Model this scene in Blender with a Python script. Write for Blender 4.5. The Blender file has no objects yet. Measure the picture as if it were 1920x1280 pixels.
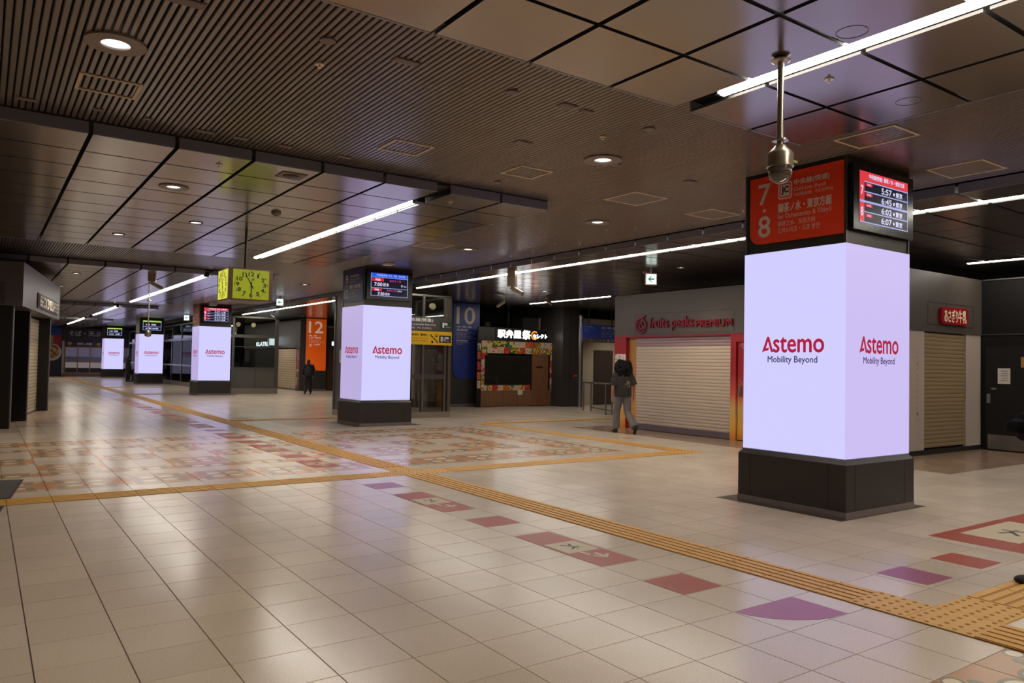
import bpy, bmesh, math, random
from mathutils import Vector, Matrix
random.seed(7)
sc = bpy.context.scene
COL = sc.collection
R = math.radians

# ------------------------------------------------------------------ camera
FPX, YAW, PITCH, ROLL, CAMH = 1417.686, R(34.995), R(1.716), R(1.0836), 1.5015
_f = Vector((math.sin(YAW)*math.cos(PITCH), math.cos(YAW)*math.cos(PITCH), math.sin(PITCH)))
_r0 = Vector((math.cos(YAW), -math.sin(YAW), 0))
_u0 = _r0.cross(_f)
_r = _r0*math.cos(ROLL) + _u0*math.sin(ROLL)
_u = -_r0*math.sin(ROLL) + _u0*math.cos(ROLL)
cam = bpy.data.cameras.new('camera')
cam.sensor_width = 36.0
cam.lens = FPX/1920*36.0
cam.clip_end = 300
camo = bpy.data.objects.new('camera', cam)
COL.objects.link(camo)
camo.matrix_world = Matrix(((_r.x, _u.x, -_f.x, 0), (_r.y, _u.y, -_f.y, 0), (_r.z, _u.z, -_f.z, CAMH), (0, 0, 0, 1)))
sc.camera = camo

def project(x, y, z):
    d = Vector((x, y, z-CAMH)); k = d.dot(_f)
    if k < .05: return None
    return 960+FPX*d.dot(_r)/k, 640-FPX*d.dot(_u)/k, k

def in_view(x, y, z, m=60):
    p = project(x, y, z)
    return p is not None and -m < p[0] < 1920+m and -m < p[1] < 1280+m

# ------------------------------------------------------------------ world and exposure
w = bpy.data.worlds.new('world'); sc.world = w; w.use_nodes = True
w.node_tree.nodes['Background'].inputs[0].default_value = (1, .9, .8, 1)
w.node_tree.nodes['Background'].inputs[1].default_value = .02
sc.view_settings.view_transform = 'Standard'
sc.view_settings.look = 'None'
sc.view_settings.gamma = 1
sc.view_settings.use_curve_mapping = False
sc.view_settings.exposure = 0.0
TUBE_E = 40.0          # radiance of the ceiling LED battens
SPOT_W = 118.0          # watts of one ceiling downlight
WARM = (1.0, .86, .69)
TUBEC = (1.0, .94, .83)

# ------------------------------------------------------------------ materials
def lin(c):
    return tuple((v/255/12.92 if v/255 <= .04045 else ((v/255+.055)/1.055)**2.4) for v in c)

MATS = {}
def mat(name, rgb=(128, 128, 128), rough=.5, metal=0., emit=0., emit_rgb=None, spec=.5, noise=0., nscale=8., bump=0., trans=0., alpha=1., coat=0., raw=None):
    if name in MATS: return MATS[name]
    m = bpy.data.materials.new(name); m.use_nodes = True
    nt = m.node_tree; b = nt.nodes['Principled BSDF']
    c = raw or lin(rgb)
    b.inputs['Base Color'].default_value = (*c, 1)
    b.inputs['Roughness'].default_value = rough
    b.inputs['Metallic'].default_value = metal
    b.inputs['Specular IOR Level'].default_value = spec
    b.inputs['Transmission Weight'].default_value = trans
    b.inputs['Coat Weight'].default_value = coat
    b.inputs['Alpha'].default_value = alpha
    if emit:
        b.inputs['Emission Color'].default_value = (*(emit_rgb or c), 1)
        b.inputs['Emission Strength'].default_value = emit
    if noise or bump:
        tc = nt.nodes.new('ShaderNodeTexCoord'); nz = nt.nodes.new('ShaderNodeTexNoise')
        nz.inputs['Scale'].default_value = nscale; nz.inputs['Detail'].default_value = 4
        nt.links.new(tc.outputs['Object'], nz.inputs['Vector'])
        if noise:
            mx = nt.nodes.new('ShaderNodeMix'); mx.data_type = 'RGBA'
            mx.inputs['A'].default_value = (*[v*(1-noise) for v in c], 1)
            mx.inputs['B'].default_value = (*[min(1, v*(1+noise)) for v in c], 1)
            nt.links.new(nz.outputs['Fac'], mx.inputs['Factor']); nt.links.new(mx.outputs['Result'], b.inputs['Base Color'])
        if bump:
            bp = nt.nodes.new('ShaderNodeBump'); bp.inputs['Strength'].default_value = bump; bp.inputs['Distance'].default_value = .01
            nt.links.new(nz.outputs['Fac'], bp.inputs['Height']); nt.links.new(bp.outputs['Normal'], b.inputs['Normal'])
    MATS[name] = m
    return m

def glow(name, rgb, e=1.0):
    """something that gives off light of its own: screens, lit letters, lamps"""
    if name in MATS: return MATS[name]
    m = bpy.data.materials.new(name); m.use_nodes = True; nt = m.node_tree
    b = nt.nodes['Principled BSDF']
    b.inputs['Base Color'].default_value = (.02, .02, .02, 1); b.inputs['Roughness'].default_value = .35
    b.inputs['Specular IOR Level'].default_value = .2
    b.inputs['Emission Color'].default_value = (*lin(rgb), 1); b.inputs['Emission Strength'].default_value = e
    MATS[name] = m
    return m

class G:
    """small node-graph writer"""
    def __init__(s, m): s.nt = m.node_tree
    def n(s, t, **k):
        o = s.nt.nodes.new(t)
        for a, v in k.items(): setattr(o, a, v)
        return o
    def put(s, sock, v):
        if isinstance(v, bpy.types.NodeSocket): s.nt.links.new(v, sock)
        else: sock.default_value = v
    def m(s, op, a, b=0., c=0.):
        o = s.n('ShaderNodeMath', operation=op)
        for i, v in enumerate((a, b, c)): s.put(o.inputs[i], v)
        return o.outputs[0]
    def mix(s, f, a, b):
        o = s.n('ShaderNodeMix', data_type='RGBA')
        s.put(o.inputs['Factor'], f); s.put(o.inputs['A'], a); s.put(o.inputs['B'], b)
        return o.outputs['Result']

def col4(rgb): return (*lin(rgb), 1)
TX0, TY0, TS = .248, 4.257, .4       # tile grid origin and size

def floor_material(name, rgb, pattern=False, spread=.08, speck=.8):
    if name in MATS: return MATS[name]
    m = bpy.data.materials.new(name); m.use_nodes = True; g = G(m)
    b = m.node_tree.nodes['Principled BSDF']
    geo = g.n('ShaderNodeNewGeometry'); sep = g.n('ShaderNodeSeparateXYZ'); g.put(sep.inputs[0], geo.outputs['Position'])
    ix = g.m('DIVIDE', g.m('SUBTRACT', sep.outputs[0], TX0), TS)
    iy = g.m('DIVIDE', g.m('SUBTRACT', sep.outputs[1], TY0), TS)
    base = col4(rgb)
    if pattern:
        a = g.m('PINGPONG', ix, 1.); c = g.m('PINGPONG', g.m('SUBTRACT', iy, 1.), 1.)
        def oval(cx, cy, rx, ry):
            return g.m('ADD', g.m('POWER', g.m('DIVIDE', g.m('ABSOLUTE', g.m('SUBTRACT', a, cx)), rx), 2.), g.m('POWER', g.m('DIVIDE', g.m('ABSOLUTE', g.m('SUBTRACT', c, cy)), ry), 2.))
        big = oval(.29, .34, .22, .17); small = oval(.85, .86, .12, .1)
        dia = g.m('LESS_THAN', g.m('ADD', g.m('SUBTRACT', 1., a), g.m('MULTIPLY', c, .8)), .5)
        col = g.mix(dia, col4((198, 156, 122)), col4((203, 143, 98)))
        halo = g.m('MAXIMUM', g.m('LESS_THAN', big, 1.9), g.m('LESS_THAN', oval(.62, .5, .12, .3), 1.))
        col = g.mix(g.m('MAXIMUM', halo, g.m('LESS_THAN', small, 1.9)), col, col4((150, 140, 122)))
        col = g.mix(g.m('MAXIMUM', g.m('LESS_THAN', big, 1.), g.m('LESS_THAN', small, 1.)), col, col4((228, 212, 182)))
        base = col
    # each tile a touch lighter or darker than its neighbour, and fine terrazzo specks
    cv = g.n('ShaderNodeCombineXYZ'); g.put(cv.inputs[0], g.m('FLOOR', ix)); g.put(cv.inputs[1], g.m('FLOOR', iy))
    wn = g.n('ShaderNodeTexWhiteNoise', noise_dimensions='3D'); g.put(wn.inputs['Vector'], cv.outputs[0])
    k = g.m('ADD', 1-spread/2, g.m('MULTIPLY', wn.outputs['Value'], spread))
    nz = g.n('ShaderNodeTexNoise'); nz.inputs['Scale'].default_value = 160; nz.inputs['Detail'].default_value = 2
    g.put(nz.inputs['Vector'], geo.outputs['Position'])
    sp = g.m('MULTIPLY', g.m('SUBTRACT', nz.outputs['Fac'], .5), speck)
    n2 = g.n('ShaderNodeTexNoise'); n2.inputs['Scale'].default_value = 1.3; g.put(n2.inputs['Vector'], geo.outputs['Position'])
    k = g.m('ADD', g.m('ADD', k, sp), g.m('MULTIPLY', g.m('SUBTRACT', n2.outputs['Fac'], .5), .16))
    vm = g.n('ShaderNodeVectorMath', operation='SCALE')
    if isinstance(base, tuple):
        rgbn = g.n('ShaderNodeRGB'); rgbn.outputs[0].default_value = base; base = rgbn.outputs[0]
    g.put(vm.inputs[0], base); g.put(vm.inputs['Scale'], k)
    g.put(b.inputs['Base Color'], vm.outputs[0])
    g.put(b.inputs['Roughness'], g.m('ADD', .15, g.m('MULTIPLY', n2.outputs['Fac'], .13)))
    b.inputs['Specular IOR Level'].default_value = .55
    MATS[name] = m
    return m

def stripe_material(name, c0, c1, c2, axis=0, scale=30., rough=.45):
    """wood-like streaks running across one axis"""
    if name in MATS: return MATS[name]
    m = bpy.data.materials.new(name); m.use_nodes = True; g = G(m); b = m.node_tree.nodes['Principled BSDF']
    tc = g.n('ShaderNodeTexCoord'); mp = g.n('ShaderNodeMapping'); g.put(mp.inputs['Vector'], tc.outputs['Object'])
    s = [1.2, 1.2, 1.2]; s[axis] = scale; mp.inputs['Scale'].default_value = s
    nz = g.n('ShaderNodeTexNoise'); nz.inputs['Scale'].default_value = 1; nz.inputs['Detail'].default_value = 3; g.put(nz.inputs['Vector'], mp.outputs[0])
    rp = g.n('ShaderNodeValToRGB'); e = rp.color_ramp.elements
    e[0].position = .3; e[0].color = col4(c0); e[1].position = .7; e[1].color = col4(c2); k = e.new(.5); k.color = col4(c1)
    g.put(rp.inputs[0], nz.outputs['Fac']); g.put(b.inputs['Base Color'], rp.outputs[0]); b.inputs['Roughness'].default_value = rough
    MATS[name] = m
    return m

def ramp_material(name, stops, axis=2, lo=0., hi=2.2, rough=.4):
    """printed colour fade along one object axis (a printed sheet, not light)"""
    if name in MATS: return MATS[name]
    m = bpy.data.materials.new(name); m.use_nodes = True; g = G(m); b = m.node_tree.nodes['Principled BSDF']
    tc = g.n('ShaderNodeTexCoord'); sep = g.n('ShaderNodeSeparateXYZ'); g.put(sep.inputs[0], tc.outputs['Object'])
    f = g.m('DIVIDE', g.m('SUBTRACT', sep.outputs[axis], lo), hi-lo)
    rp = g.n('ShaderNodeValToRGB'); e = rp.color_ramp.elements
    for i, (p, c) in enumerate(stops):
        k = e[i] if i < 2 else e.new(p)
        k.position = p; k.color = col4(c)
    g.put(rp.inputs[0], f); g.put(b.inputs['Base Color'], rp.outputs[0]); b.inputs['Roughness'].default_value = rough
    MATS[name] = m
    return m

def print_material(name, bg, inks, scale=12., kind='dots', rough=.5):
    """a printed sheet: background with dots, checks, lines or blobs of ink"""
    if name in MATS: return MATS[name]
    m = bpy.data.materials.new(name); m.use_nodes = True; g = G(m); b = m.node_tree.nodes['Principled BSDF']
    tc = g.n('ShaderNodeTexCoord')
    if kind == 'lines':
        sep = g.n('ShaderNodeSeparateXYZ'); g.put(sep.inputs[0], tc.outputs['Object'])
        nz = g.n('ShaderNodeTexNoise'); nz.inputs['Scale'].default_value = scale*1.5; g.put(nz.inputs['Vector'], tc.outputs['Object'])
        f = g.m('MULTIPLY', g.m('GREATER_THAN', g.m('SINE', g.m('MULTIPLY', sep.outputs[2], scale*6.28)), .35), g.m('GREATER_THAN', nz.outputs['Fac'], .45))
        col = g.mix(f, col4(bg), col4(inks[0]))
    elif kind == 'check':
        ck = g.n('ShaderNodeTexChecker'); ck.inputs['Scale'].default_value = scale; g.put(ck.inputs['Vector'], tc.outputs['Object'])
        col = g.mix(ck.outputs['Fac'], col4(bg), col4(inks[0]))
    else:
        vo = g.n('ShaderNodeTexVoronoi'); vo.inputs['Scale'].default_value = scale; g.put(vo.inputs['Vector'], tc.outputs['Object'])
        col = col4(bg)
        th = .34 if kind == 'dots' else .55
        sepc = g.n('ShaderNodeSeparateColor'); g.put(sepc.inputs[0], vo.outputs['Color'])
        for i, c in enumerate(inks):
            lo, hi = i/len(inks), (i+1)/len(inks)
            f = g.m('MULTIPLY', g.m('LESS_THAN', vo.outputs['Distance'], th), g.m('MULTIPLY', g.m('GREATER_THAN', sepc.outputs[0], lo), g.m('LESS_THAN', sepc.outputs[0], hi)))
            col = g.mix(f, col, col4(c))
    g.put(b.inputs['Base Color'], col); b.inputs['Roughness'].default_value = rough
    MATS[name] = m
    return m

# ------------------------------------------------------------------ mesh building
class MB:
    def __init__(s): s.v = []; s.f = []; s.mi = []
    def add(s, vs, fs, m=0):
        o = len(s.v); s.v += [tuple(v) for v in vs]
        for f in fs: s.f.append(tuple(i+o for i in f)); s.mi.append(m)
        return s
    def box(s, x0, x1, y0, y1, z0, z1, m=0):
        v = [(x, y, z) for z in (z0, z1) for y in (y0, y1) for x in (x0, x1)]
        return s.add(v, [(0, 2, 3, 1), (4, 5, 7, 6), (0, 1, 5, 4), (2, 6, 7, 3), (0, 4, 6, 2), (1, 3, 7, 5)], m)
    def cbox(s, cx, cy, cz, sx, sy, sz, m=0):
        return s.box(cx-sx/2, cx+sx/2, cy-sy/2, cy+sy/2, cz-sz/2, cz+sz/2, m)
    def cyl(s, p0, p1, r0, r1=None, n=16, m=0, sx=1., sy=1.):
        p0 = Vector(p0); p1 = Vector(p1); r1 = r0 if r1 is None else r1
        d = (p1-p0).normalized()
        a = Vector((1, 0, 0)) if abs(d.x) < .8 else Vector((0, 1, 0))
        e2 = d.cross(a).normalized(); e1 = e2.cross(d)
        vs = []
        for p, r in ((p0, r0), (p1, r1)):
            for i in range(n):
                t = 2*math.pi*i/n; vs.append(p+e1*(r*math.cos(t)*sx)+e2*(r*math.sin(t)*sy))
        fs = [(i, (i+1) % n, n+(i+1) % n, n+i) for i in range(n)] + [tuple(range(n-1, -1, -1)), tuple(range(n, 2*n))]
        return s.add(vs, fs, m)
    def lathe(s, c, prof, n=24, m=0, caps=True):
        c = Vector(c); vs = []; fs = []
        for r, z in prof:
            for i in range(n):
                t = 2*math.pi*i/n; vs.append(c+Vector((r*math.cos(t), r*math.sin(t), z)))
        for k in range(len(prof)-1):
            for i in range(n):
                j = (i+1) % n; fs.append((k*n+i, k*n+j, (k+1)*n+j, (k+1)*n+i))
        if caps: fs.append(tuple(range(n-1, -1, -1))); q = (len(prof)-1)*n; fs.append(tuple(range(q, q+n)))
        return s.add(vs, fs, m)
    def ell(s, c, r, n=16, k=10, m=0, rot=None):
        c = Vector(c); vs = []; fs = []
        for j in range(k+1):
            t = math.pi*j/k
            for i in range(n):
                p = 2*math.pi*i/n
                q = Vector((r[0]*math.sin(t)*math.cos(p), r[1]*math.sin(t)*math.sin(p), r[2]*math.cos(t)))
                if rot: q = rot @ q
                vs.append(c+q)
        for j in range(k):
            for i in range(n):
                l = (i+1) % n; fs.append((j*n+i, (j+1)*n+i, (j+1)*n+l, j*n+l))
        return s.add(vs, fs, m)
    def cap(s, p0, p1, r0, r1=None, n=14, m=0):
        r1 = r0 if r1 is None else r1
        s.cyl(p0, p1, r0, r1, n, m); s.ell(p0, (r0,)*3, n, 8, m); s.ell(p1, (r1,)*3, n, 8, m)
        return s
    def tube(s, pts, r, n=10, m=0):
        for a, b in zip(pts[:-1], pts[1:]): s.cap(a, b, r, r, n, m)
        return s
    def prism_xz(s, pts, y0, y1, m=0):
        """polygon in the x/z plane given counter-clockwise seen from -y, between y0 (front) and y1"""
        n = len(pts)
        v = [(x, y0, z) for x, z in pts]+[(x, y1, z) for x, z in pts]
        return s.add(v, [tuple(range(n)), tuple(range(2*n-1, n-1, -1))]+[(i, n+i, n+(i+1) % n, (i+1) % n) for i in range(n)], m)
    def mesh(s, name, mats):
        me = bpy.data.meshes.new(name)
        me.from_pydata(s.v, [], s.f)
        for mm in (mats if isinstance(mats, (list, tuple)) else [mats]): me.materials.append(mm)
        if any(s.mi): me.polygons.foreach_set('material_index', s.mi)
        me.update()
        return me
    def build(s, name, mats, parent=None, smooth=False, loc=None, rz=0., fix=True):
        me = s.mesh(name, mats)
        if fix:
            bm = bmesh.new(); bm.from_mesh(me); bmesh.ops.recalc_face_normals(bm, faces=bm.faces); bm.to_mesh(me); bm.free()
        if smooth: me.shade_smooth()
        o = bpy.data.objects.new(name, me); COL.objects.link(o)
        if smooth == 'auto':
            me.set_sharp_from_angle(angle=R(40))
        if parent: o.parent = parent
        if loc is not None: o.location = loc
        o.rotation_euler.z = rz
        return o

def box(name, mats, parent, x0, x1, y0, y1, z0, z1): return MB().box(x0, x1, y0, y1, z0, z1).build(name, mats, parent, fix=False)

def link(name, me, parent, loc=(0, 0, 0), rz=0.):
    o = bpy.data.objects.new(name, me); COL.objects.link(o); o.parent = parent; o.location = loc; o.rotation_euler.z = rz
    return o

def tag(o, label, cat, group=None):
    o['label'] = label; o['category'] = cat
    if group: o['group'] = group
    return o

def thing(name, label, cat, loc=(0, 0, 0), rz=0., group=None):
    o = bpy.data.objects.new(name, None); COL.objects.link(o); o.empty_display_size = .1
    o.location = loc; o.rotation_euler.z = rz
    return tag(o, label, cat, group)

def structure(o):
    o['kind'] = 'structure'; return o

def struct_root(name):
    o = bpy.data.objects.new(name, None); COL.objects.link(o); return structure(o)

# ------------------------------------------------------------------ lettering
_TX = {}
def glyphs(s):
    if s in _TX: return _TX[s]
    c = bpy.data.curves.new('lettering', 'FONT'); c.body = s; c.size = 1; c.resolution_u = 3
    o = bpy.data.objects.new('lettering', c); COL.objects.link(o)
    me = bpy.data.meshes.new_from_object(o.evaluated_get(bpy.context.evaluated_depsgraph_get()))
    bpy.data.objects.remove(o); bpy.data.curves.remove(c)
    v = [(p.co.x, p.co.y) for p in me.vertices]; f = [tuple(p.vertices) for p in me.polygons]
    bpy.data.meshes.remove(me)
    _TX[s] = (v, f)
    return _TX[s]

def text_into(mb, s, x0, x1, z0, z1, y=-.003, bold=0., depth=0., m=0):
    """fit a line of lettering into the rectangle x0..x1 / z0..z1 of the x/z plane"""
    v, f = glyphs(s)
    if not v: return
    ax = min(p[0] for p in v); bx = max(p[0] for p in v); az = min(p[1] for p in v); bz = max(p[1] for p in v)
    kx = (x1-x0)/max(bx-ax, 1e-4); kz = (z1-z0)/max(bz-az, 1e-4)
    offs = [(0, 0)]
    if bold: offs = [(0, 0), (bold, 0), (-bold, 0), (0, bold), (0, -bold)]
    for q, (dx, dz) in enumerate(offs):
        yy = y - q*2e-5
        pts = [(x0+(p[0]-ax)*kx+dx, yy, z0+(p[1]-az)*kz+dz) for p in v]
        mb.add(pts, f, m)
        if depth:
            n = len(pts); edge = {}
            for fc in f:
                for a, b in zip(fc, fc[1:]+fc[:1]):
                    if (b, a) in edge: edge.pop((b, a))
                    else: edge[(a, b)] = 1
            o = len(mb.v)
            side = [(p[0], p[1]+depth, p[2]) for p in pts]
            mb.add(pts+side, [(b, a, a+n, b+n) for a, b in edge], m)

def lettering(parent, mats, lines, y=-.003, name='lettering', depth=0., label=None):
    """lines: (text, x0, x1, z0, z1[, bold])"""
    o = None
    for l in lines or []:
        mb = MB(); text_into(mb, l[0], l[1], l[2], l[3], l[4], y, l[5] if len(l) > 5 else 0., depth)
        o = mb.build(name, mats, parent, fix=False)
        if label: o['label'] = label
    return o

def rect_round(x0, x1, z0, z1, r=(0, 0, 0, 0), n=6):
    """rectangle with corner radii bottom-left, bottom-right, top-right, top-left, counter-clockwise seen from the front"""
    pts = []
    for (cx, cz, a, rr) in ((x0, z0, 180, r[0]), (x1, z0, 270, r[1]), (x1, z1, 0, r[2]), (x0, z1, 90, r[3])):
        if rr <= 0: pts.append((cx, cz)); continue
        ox = cx+rr if cx == x0 else cx-rr; oz = cz+rr if cz == z0 else cz-rr
        for i in range(n+1):
            t = R(a+90*i/n); pts.append((ox+rr*math.cos(t), oz+rr*math.sin(t)))
    return pts

FACE_MINUS_X = -math.pi/2      # turn of a thing whose front looks towards -x; 0 looks towards -y

# ================================================================== THE SETTING
M_GROUT = mat('floor_grout', (84, 68, 64), .8)
M_PLAIN = floor_material('beige_terrazzo_tile', (212, 196, 178))
M_PATT = floor_material('printed_patterned_tile', (200, 150, 110), True, spread=.06, speck=.25)
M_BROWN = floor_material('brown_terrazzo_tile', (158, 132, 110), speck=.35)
M_PINK = floor_material('pinkish_terrazzo_tile', (196, 170, 152))
M_TACT = mat('tactile_yellow', (212, 164, 84), .5, noise=.12, nscale=9)
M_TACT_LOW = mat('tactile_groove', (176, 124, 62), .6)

floor = structure(MB().box(-9.2, 22, -13, 66, -.12, -.008).build('floor', M_GROUT, fix=False))

xe = [TX0+TS*k for k in range(-14, 13)]
ncol = 13; wr = (10.16-xe[-1])/ncol
xe += [xe[-1]+wr*(i+1) for i in range(ncol)]
xe.append(10.56)
xe += [10.56+TS*(i+1) for i in range(26)]
COLS = [(xe[i], xe[i+1], i-14) for i in range(len(xe)-1)]
ROWS = [(TY0+TS*k, TY0+TS*(k+1), k) for k in range(-16, 152)]

def tile_kind(x, y, ix, iy):
    if ix == 11 and iy >= -3: return None
    if iy == 12 and ix <= 25: return None
    if ix == 25 and 12 <= iy <= 29: return None
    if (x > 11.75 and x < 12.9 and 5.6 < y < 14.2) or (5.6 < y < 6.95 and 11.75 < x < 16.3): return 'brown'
    if x < .4 and 24 > y > 17.4 or (y > 17.6 and y < 27 and x < .35+(y-17.4)*.42 and x < 2.6): return 'pink'
    if 14 <= iy < 28 and ix < 23 and ix != 11:
        if ix >= 12:
            if ix >= 21: return 'pattern'
            if ix == 20 and iy not in (14, 15, 26, 27): return 'plain'
            if ix == 19 and 17 <= iy <= 24: return 'pattern'
        if iy in (14, 15, 26, 27): return 'pattern'
        if iy in (16, 25): return 'plain'
        if iy in (17, 24): return 'pattern'
        return 'pattern' if ((ix-1)//2+(iy-18)//2) % 2 == 0 else 'plain'
    if iy in (-7, -8, -9): return 'pattern'
    return 'plain'

KM = {'plain': M_PLAIN, 'pattern': M_PATT, 'brown': M_BROWN, 'pink': M_PINK}
KN = {'plain': 'floor_tile', 'pattern': 'patterned_tile', 'brown': 'brown_tile', 'pink': 'pinkish_tile'}
cells = {k: [] for k in KM}
for x0, x1, ix in COLS:
    for y0, y1, iy in ROWS:
        x, y = (x0+x1)/2, (y0+y1)/2
        if 6.95 < y < 13.9 and x > 12.9: continue
        k = tile_kind(x, y, ix, iy)
        if k: cells[k].append((x, y, x1-x0, y1-y0))
GAPX, GAPY = .0050, .0036
_tm = {}
def tile_mesh(k, sx, sy):
    key = (k, round(sx, 3))
    if key not in _tm:
        mb = MB(); hx, hy = (sx-GAPX)/2, (sy-GAPY)/2
        mb.add([(-hx, -hy, -.008), (hx, -hy, -.008), (hx, hy, -.008), (-hx, hy, -.008), (-hx+.001, -hy+.001, 0), (hx-.001, -hy+.001, 0), (hx-.001, hy-.001, 0), (-hx+.001, hy-.001, 0)],
               [(4, 5, 6, 7), (0, 1, 5, 4), (1, 2, 6, 5), (2, 3, 7, 6), (3, 0, 4, 7)])
        _tm[key] = mb.mesh(KN[k], KM[k])
    return _tm[key]
for k, L in cells.items():
    seen = sorted([c for c in L if in_view(c[0], c[1], 0, 40)], key=lambda c: c[0]**2+c[1]**2)
    lim = {'plain': 280, 'pattern': 240, 'brown': 60, 'pink': 60}[k]
    near = set(seen[:lim])
    rest = MB()
    for c in L:
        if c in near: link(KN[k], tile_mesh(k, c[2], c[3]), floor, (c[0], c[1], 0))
        else:
            hx, hy = (c[2]-GAPX)/2, (c[3]-GAPY)/2
            rest.add([(c[0]+a*hx, c[1]+b*hy, z) for z in (-.008, 0) for a, b in ((-1, -1), (1, -1), (1, 1), (-1, 1))], [(4, 5, 6, 7), (0, 1, 5, 4), (1, 2, 6, 5), (2, 3, 7, 6), (3, 0, 4, 7)])
    if rest.v:
        o = rest.build(KN[k]+'_field', KM[k], floor, fix=False); o['kind'] = 'stuff'

# tactile paving: guiding blocks with bars, warning blocks with dots
def bar_mesh(lx, ly, n=5, along='y'):
    mb = MB(); W, L = (lx, ly) if along == 'y' else (ly, lx)
    def b(u0, u1, v0, v1, z0, z1, m):
        if along == 'y': mb.box(u0, u1, v0, v1, z0, z1, m)
        else: mb.box(v0, v1, u0, u1, z0, z1, m)
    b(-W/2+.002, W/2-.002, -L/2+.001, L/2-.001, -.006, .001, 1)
    p = W/n
    for i in range(n):
        u = -W/2+p*(i+.5)
        b(u-p*.34, u+p*.34, -L/2+.004, L/2-.004, .001, .006, 0)
    return mb.mesh('tactile_bar_block', [M_TACT, M_TACT_LOW])
def dot_mesh(lx, ly, n=5):
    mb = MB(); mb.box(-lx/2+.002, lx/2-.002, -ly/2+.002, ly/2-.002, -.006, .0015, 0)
    p = .4/n; ny = max(1, round(ly/p)); nx = max(1, round(lx/p))
    for i in range(nx):
        for j in range(ny):
            cx, cy = -lx/2+lx/nx*(i+.5), -ly/2+ly/ny*(j+.5); r = .016
            vs = [(cx+r*k*math.cos(t*math.pi/3), cy+r*k*math.sin(t*math.pi/3), z) for k, z in ((1, .0015), (.6, .006)) for t in range(6)]
            mb.add(vs, [(t, (t+1) % 6, 6+(t+1) % 6, 6+t) for t in range(6)]+[tuple(range(6, 12))], 1)
    return mb.mesh('tactile_dot_block', [M_TACT, M_TACT_LOW])
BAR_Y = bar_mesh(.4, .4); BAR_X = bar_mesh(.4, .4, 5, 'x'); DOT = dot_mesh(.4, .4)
def tact(me, x, y, z=0.): link(me.name.split('.')[0], me, floor, (x, y, z))
for y0, y1, iy in ROWS:
    if iy >= -3 and y0 < 63: tact(DOT if iy in (12, 13, 36) else BAR_Y, TX0+TS*11.5, (y0+y1)/2)
tact(bar_mesh(.4, .26), TX0+TS*11.5, TY0-TS*3.325)
LIFT = .006
for a, b_ in ((-4.57, -3.65), (-5.57, -4.57), (-6.57, -5.57), (-7.57, -6.57)):
    tact(dot_mesh(.4, TS*(b_-a)) if a > -6 else bar_mesh(.4, TS*(b_-a)), TX0+TS*11.5, TY0+TS*(a+b_)/2, LIFT)
for i in range(10):
    tact(DOT if i == 0 else BAR_X, 5.048+.2+.4*i, TY0-TS*5.07, LIFT)
for x0, x1, ix in COLS:
    if ix <= 25 and ix != 11:
        tact(DOT if ix in (10, 12, 25) else (BAR_X if abs(x1-x0-.4) < .002 else BAR_X), (x0+x1)/2, TY0+TS*12.5)
for k in range(13, 30): tact(DOT if k == 29 else BAR_Y, 10.36, TY0+TS*(k+.5))
for i in range(14): tact(BAR_X, 10.76+.4*i, TY0+TS*29.5, LIFT)
for yy in (19.05, 33.7, 41.5):
    for i in range(9): tact(BAR_X, 5.248+.4*i, yy, LIFT)

# ---------------------------------------------------------------- ceiling
ZS, ZP = 3.71, 3.588            # slat underside, panel underside
M_VOID = mat('ceiling_void', (40, 37, 35), .9)
M_PANEL = mat('ceiling_panel_metal', (140, 129, 120), .19, .82, noise=.04, nscale=2, spec=.8)
M_FASC = mat('ceiling_edge_metal', (124, 121, 128), .42, .2)
M_SLAT = mat('ceiling_slat_metal', (112, 102, 96), .26, .45)
ceiling = structure(MB().box(-9.2, 22, -13, 66, 3.80, 3.95).build('ceiling', M_VOID, fix=False))
ZONES = [(-9.0, -12.9, 4.205), (-9.0, 8.05, 16.15), (-9.0, 19.75, 32.05), (-9.0, 35.6, 46.9), (-9.0, 49.4, 64.)]
XG = [-9.02+.753*i for i in range(0, 19)]       # ends at 4.53
XG = [x for x in XG if x < 4.4]+[4.50]
XL = [(XG[i], XG[i+1]) for i in range(len(XG)-1)]+[(4.655, 5.43), (5.43, 6.19)]
pan = []
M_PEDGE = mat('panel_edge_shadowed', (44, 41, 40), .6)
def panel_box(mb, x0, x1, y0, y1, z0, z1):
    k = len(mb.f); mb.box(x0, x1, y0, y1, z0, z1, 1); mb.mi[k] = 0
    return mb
def backing(x0, x1, y0, y1): box('backing', M_VOID, ceiling, x0, x1, y0, y1, ZP+.085, ZP+.10)
for xa, ya, yb in ZONES:
    n = max(1, round((yb-ya)/.748)); h = (yb-ya)/n
    for x0, x1 in XL:
        for j in range(n):
            g = .036 if yb < 5 else .03
            pan.append(((x0+x1)/2, yb-h*(j+.5), x1-x0-.042, h-g))
    backing(-9.02, 6.18, ya+.01, yb-.01)
XRG = [(9.27, 9.90), (10.1, 10.83)]+[(10.83+.75*i, 11.58+.75*i) for i in range(6)]+[(15.56+.75*i, 16.31+.75*i) for i in range(6)]
YR0 = 11.04-.757*31
for x0, x1 in XRG:
    for j in range(100):
        y0 = YR0+.757*j
        if y0 > 63.4: continue
        if x0 > 12.3 and 5.5 < y0 < 6.2 and False: continue
        pan.append(((x0+x1)/2, y0+.3785, x1-x0-.02, .757-.042))
backing(9.27, 20.6, -12.4, 64)
seen = sorted([c for c in pan if in_view(c[0], c[1], ZP, 60)], key=lambda c: c[0]**2+c[1]**2)
near = set(seen[:300]); rest = MB(); _pm = {}
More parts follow.
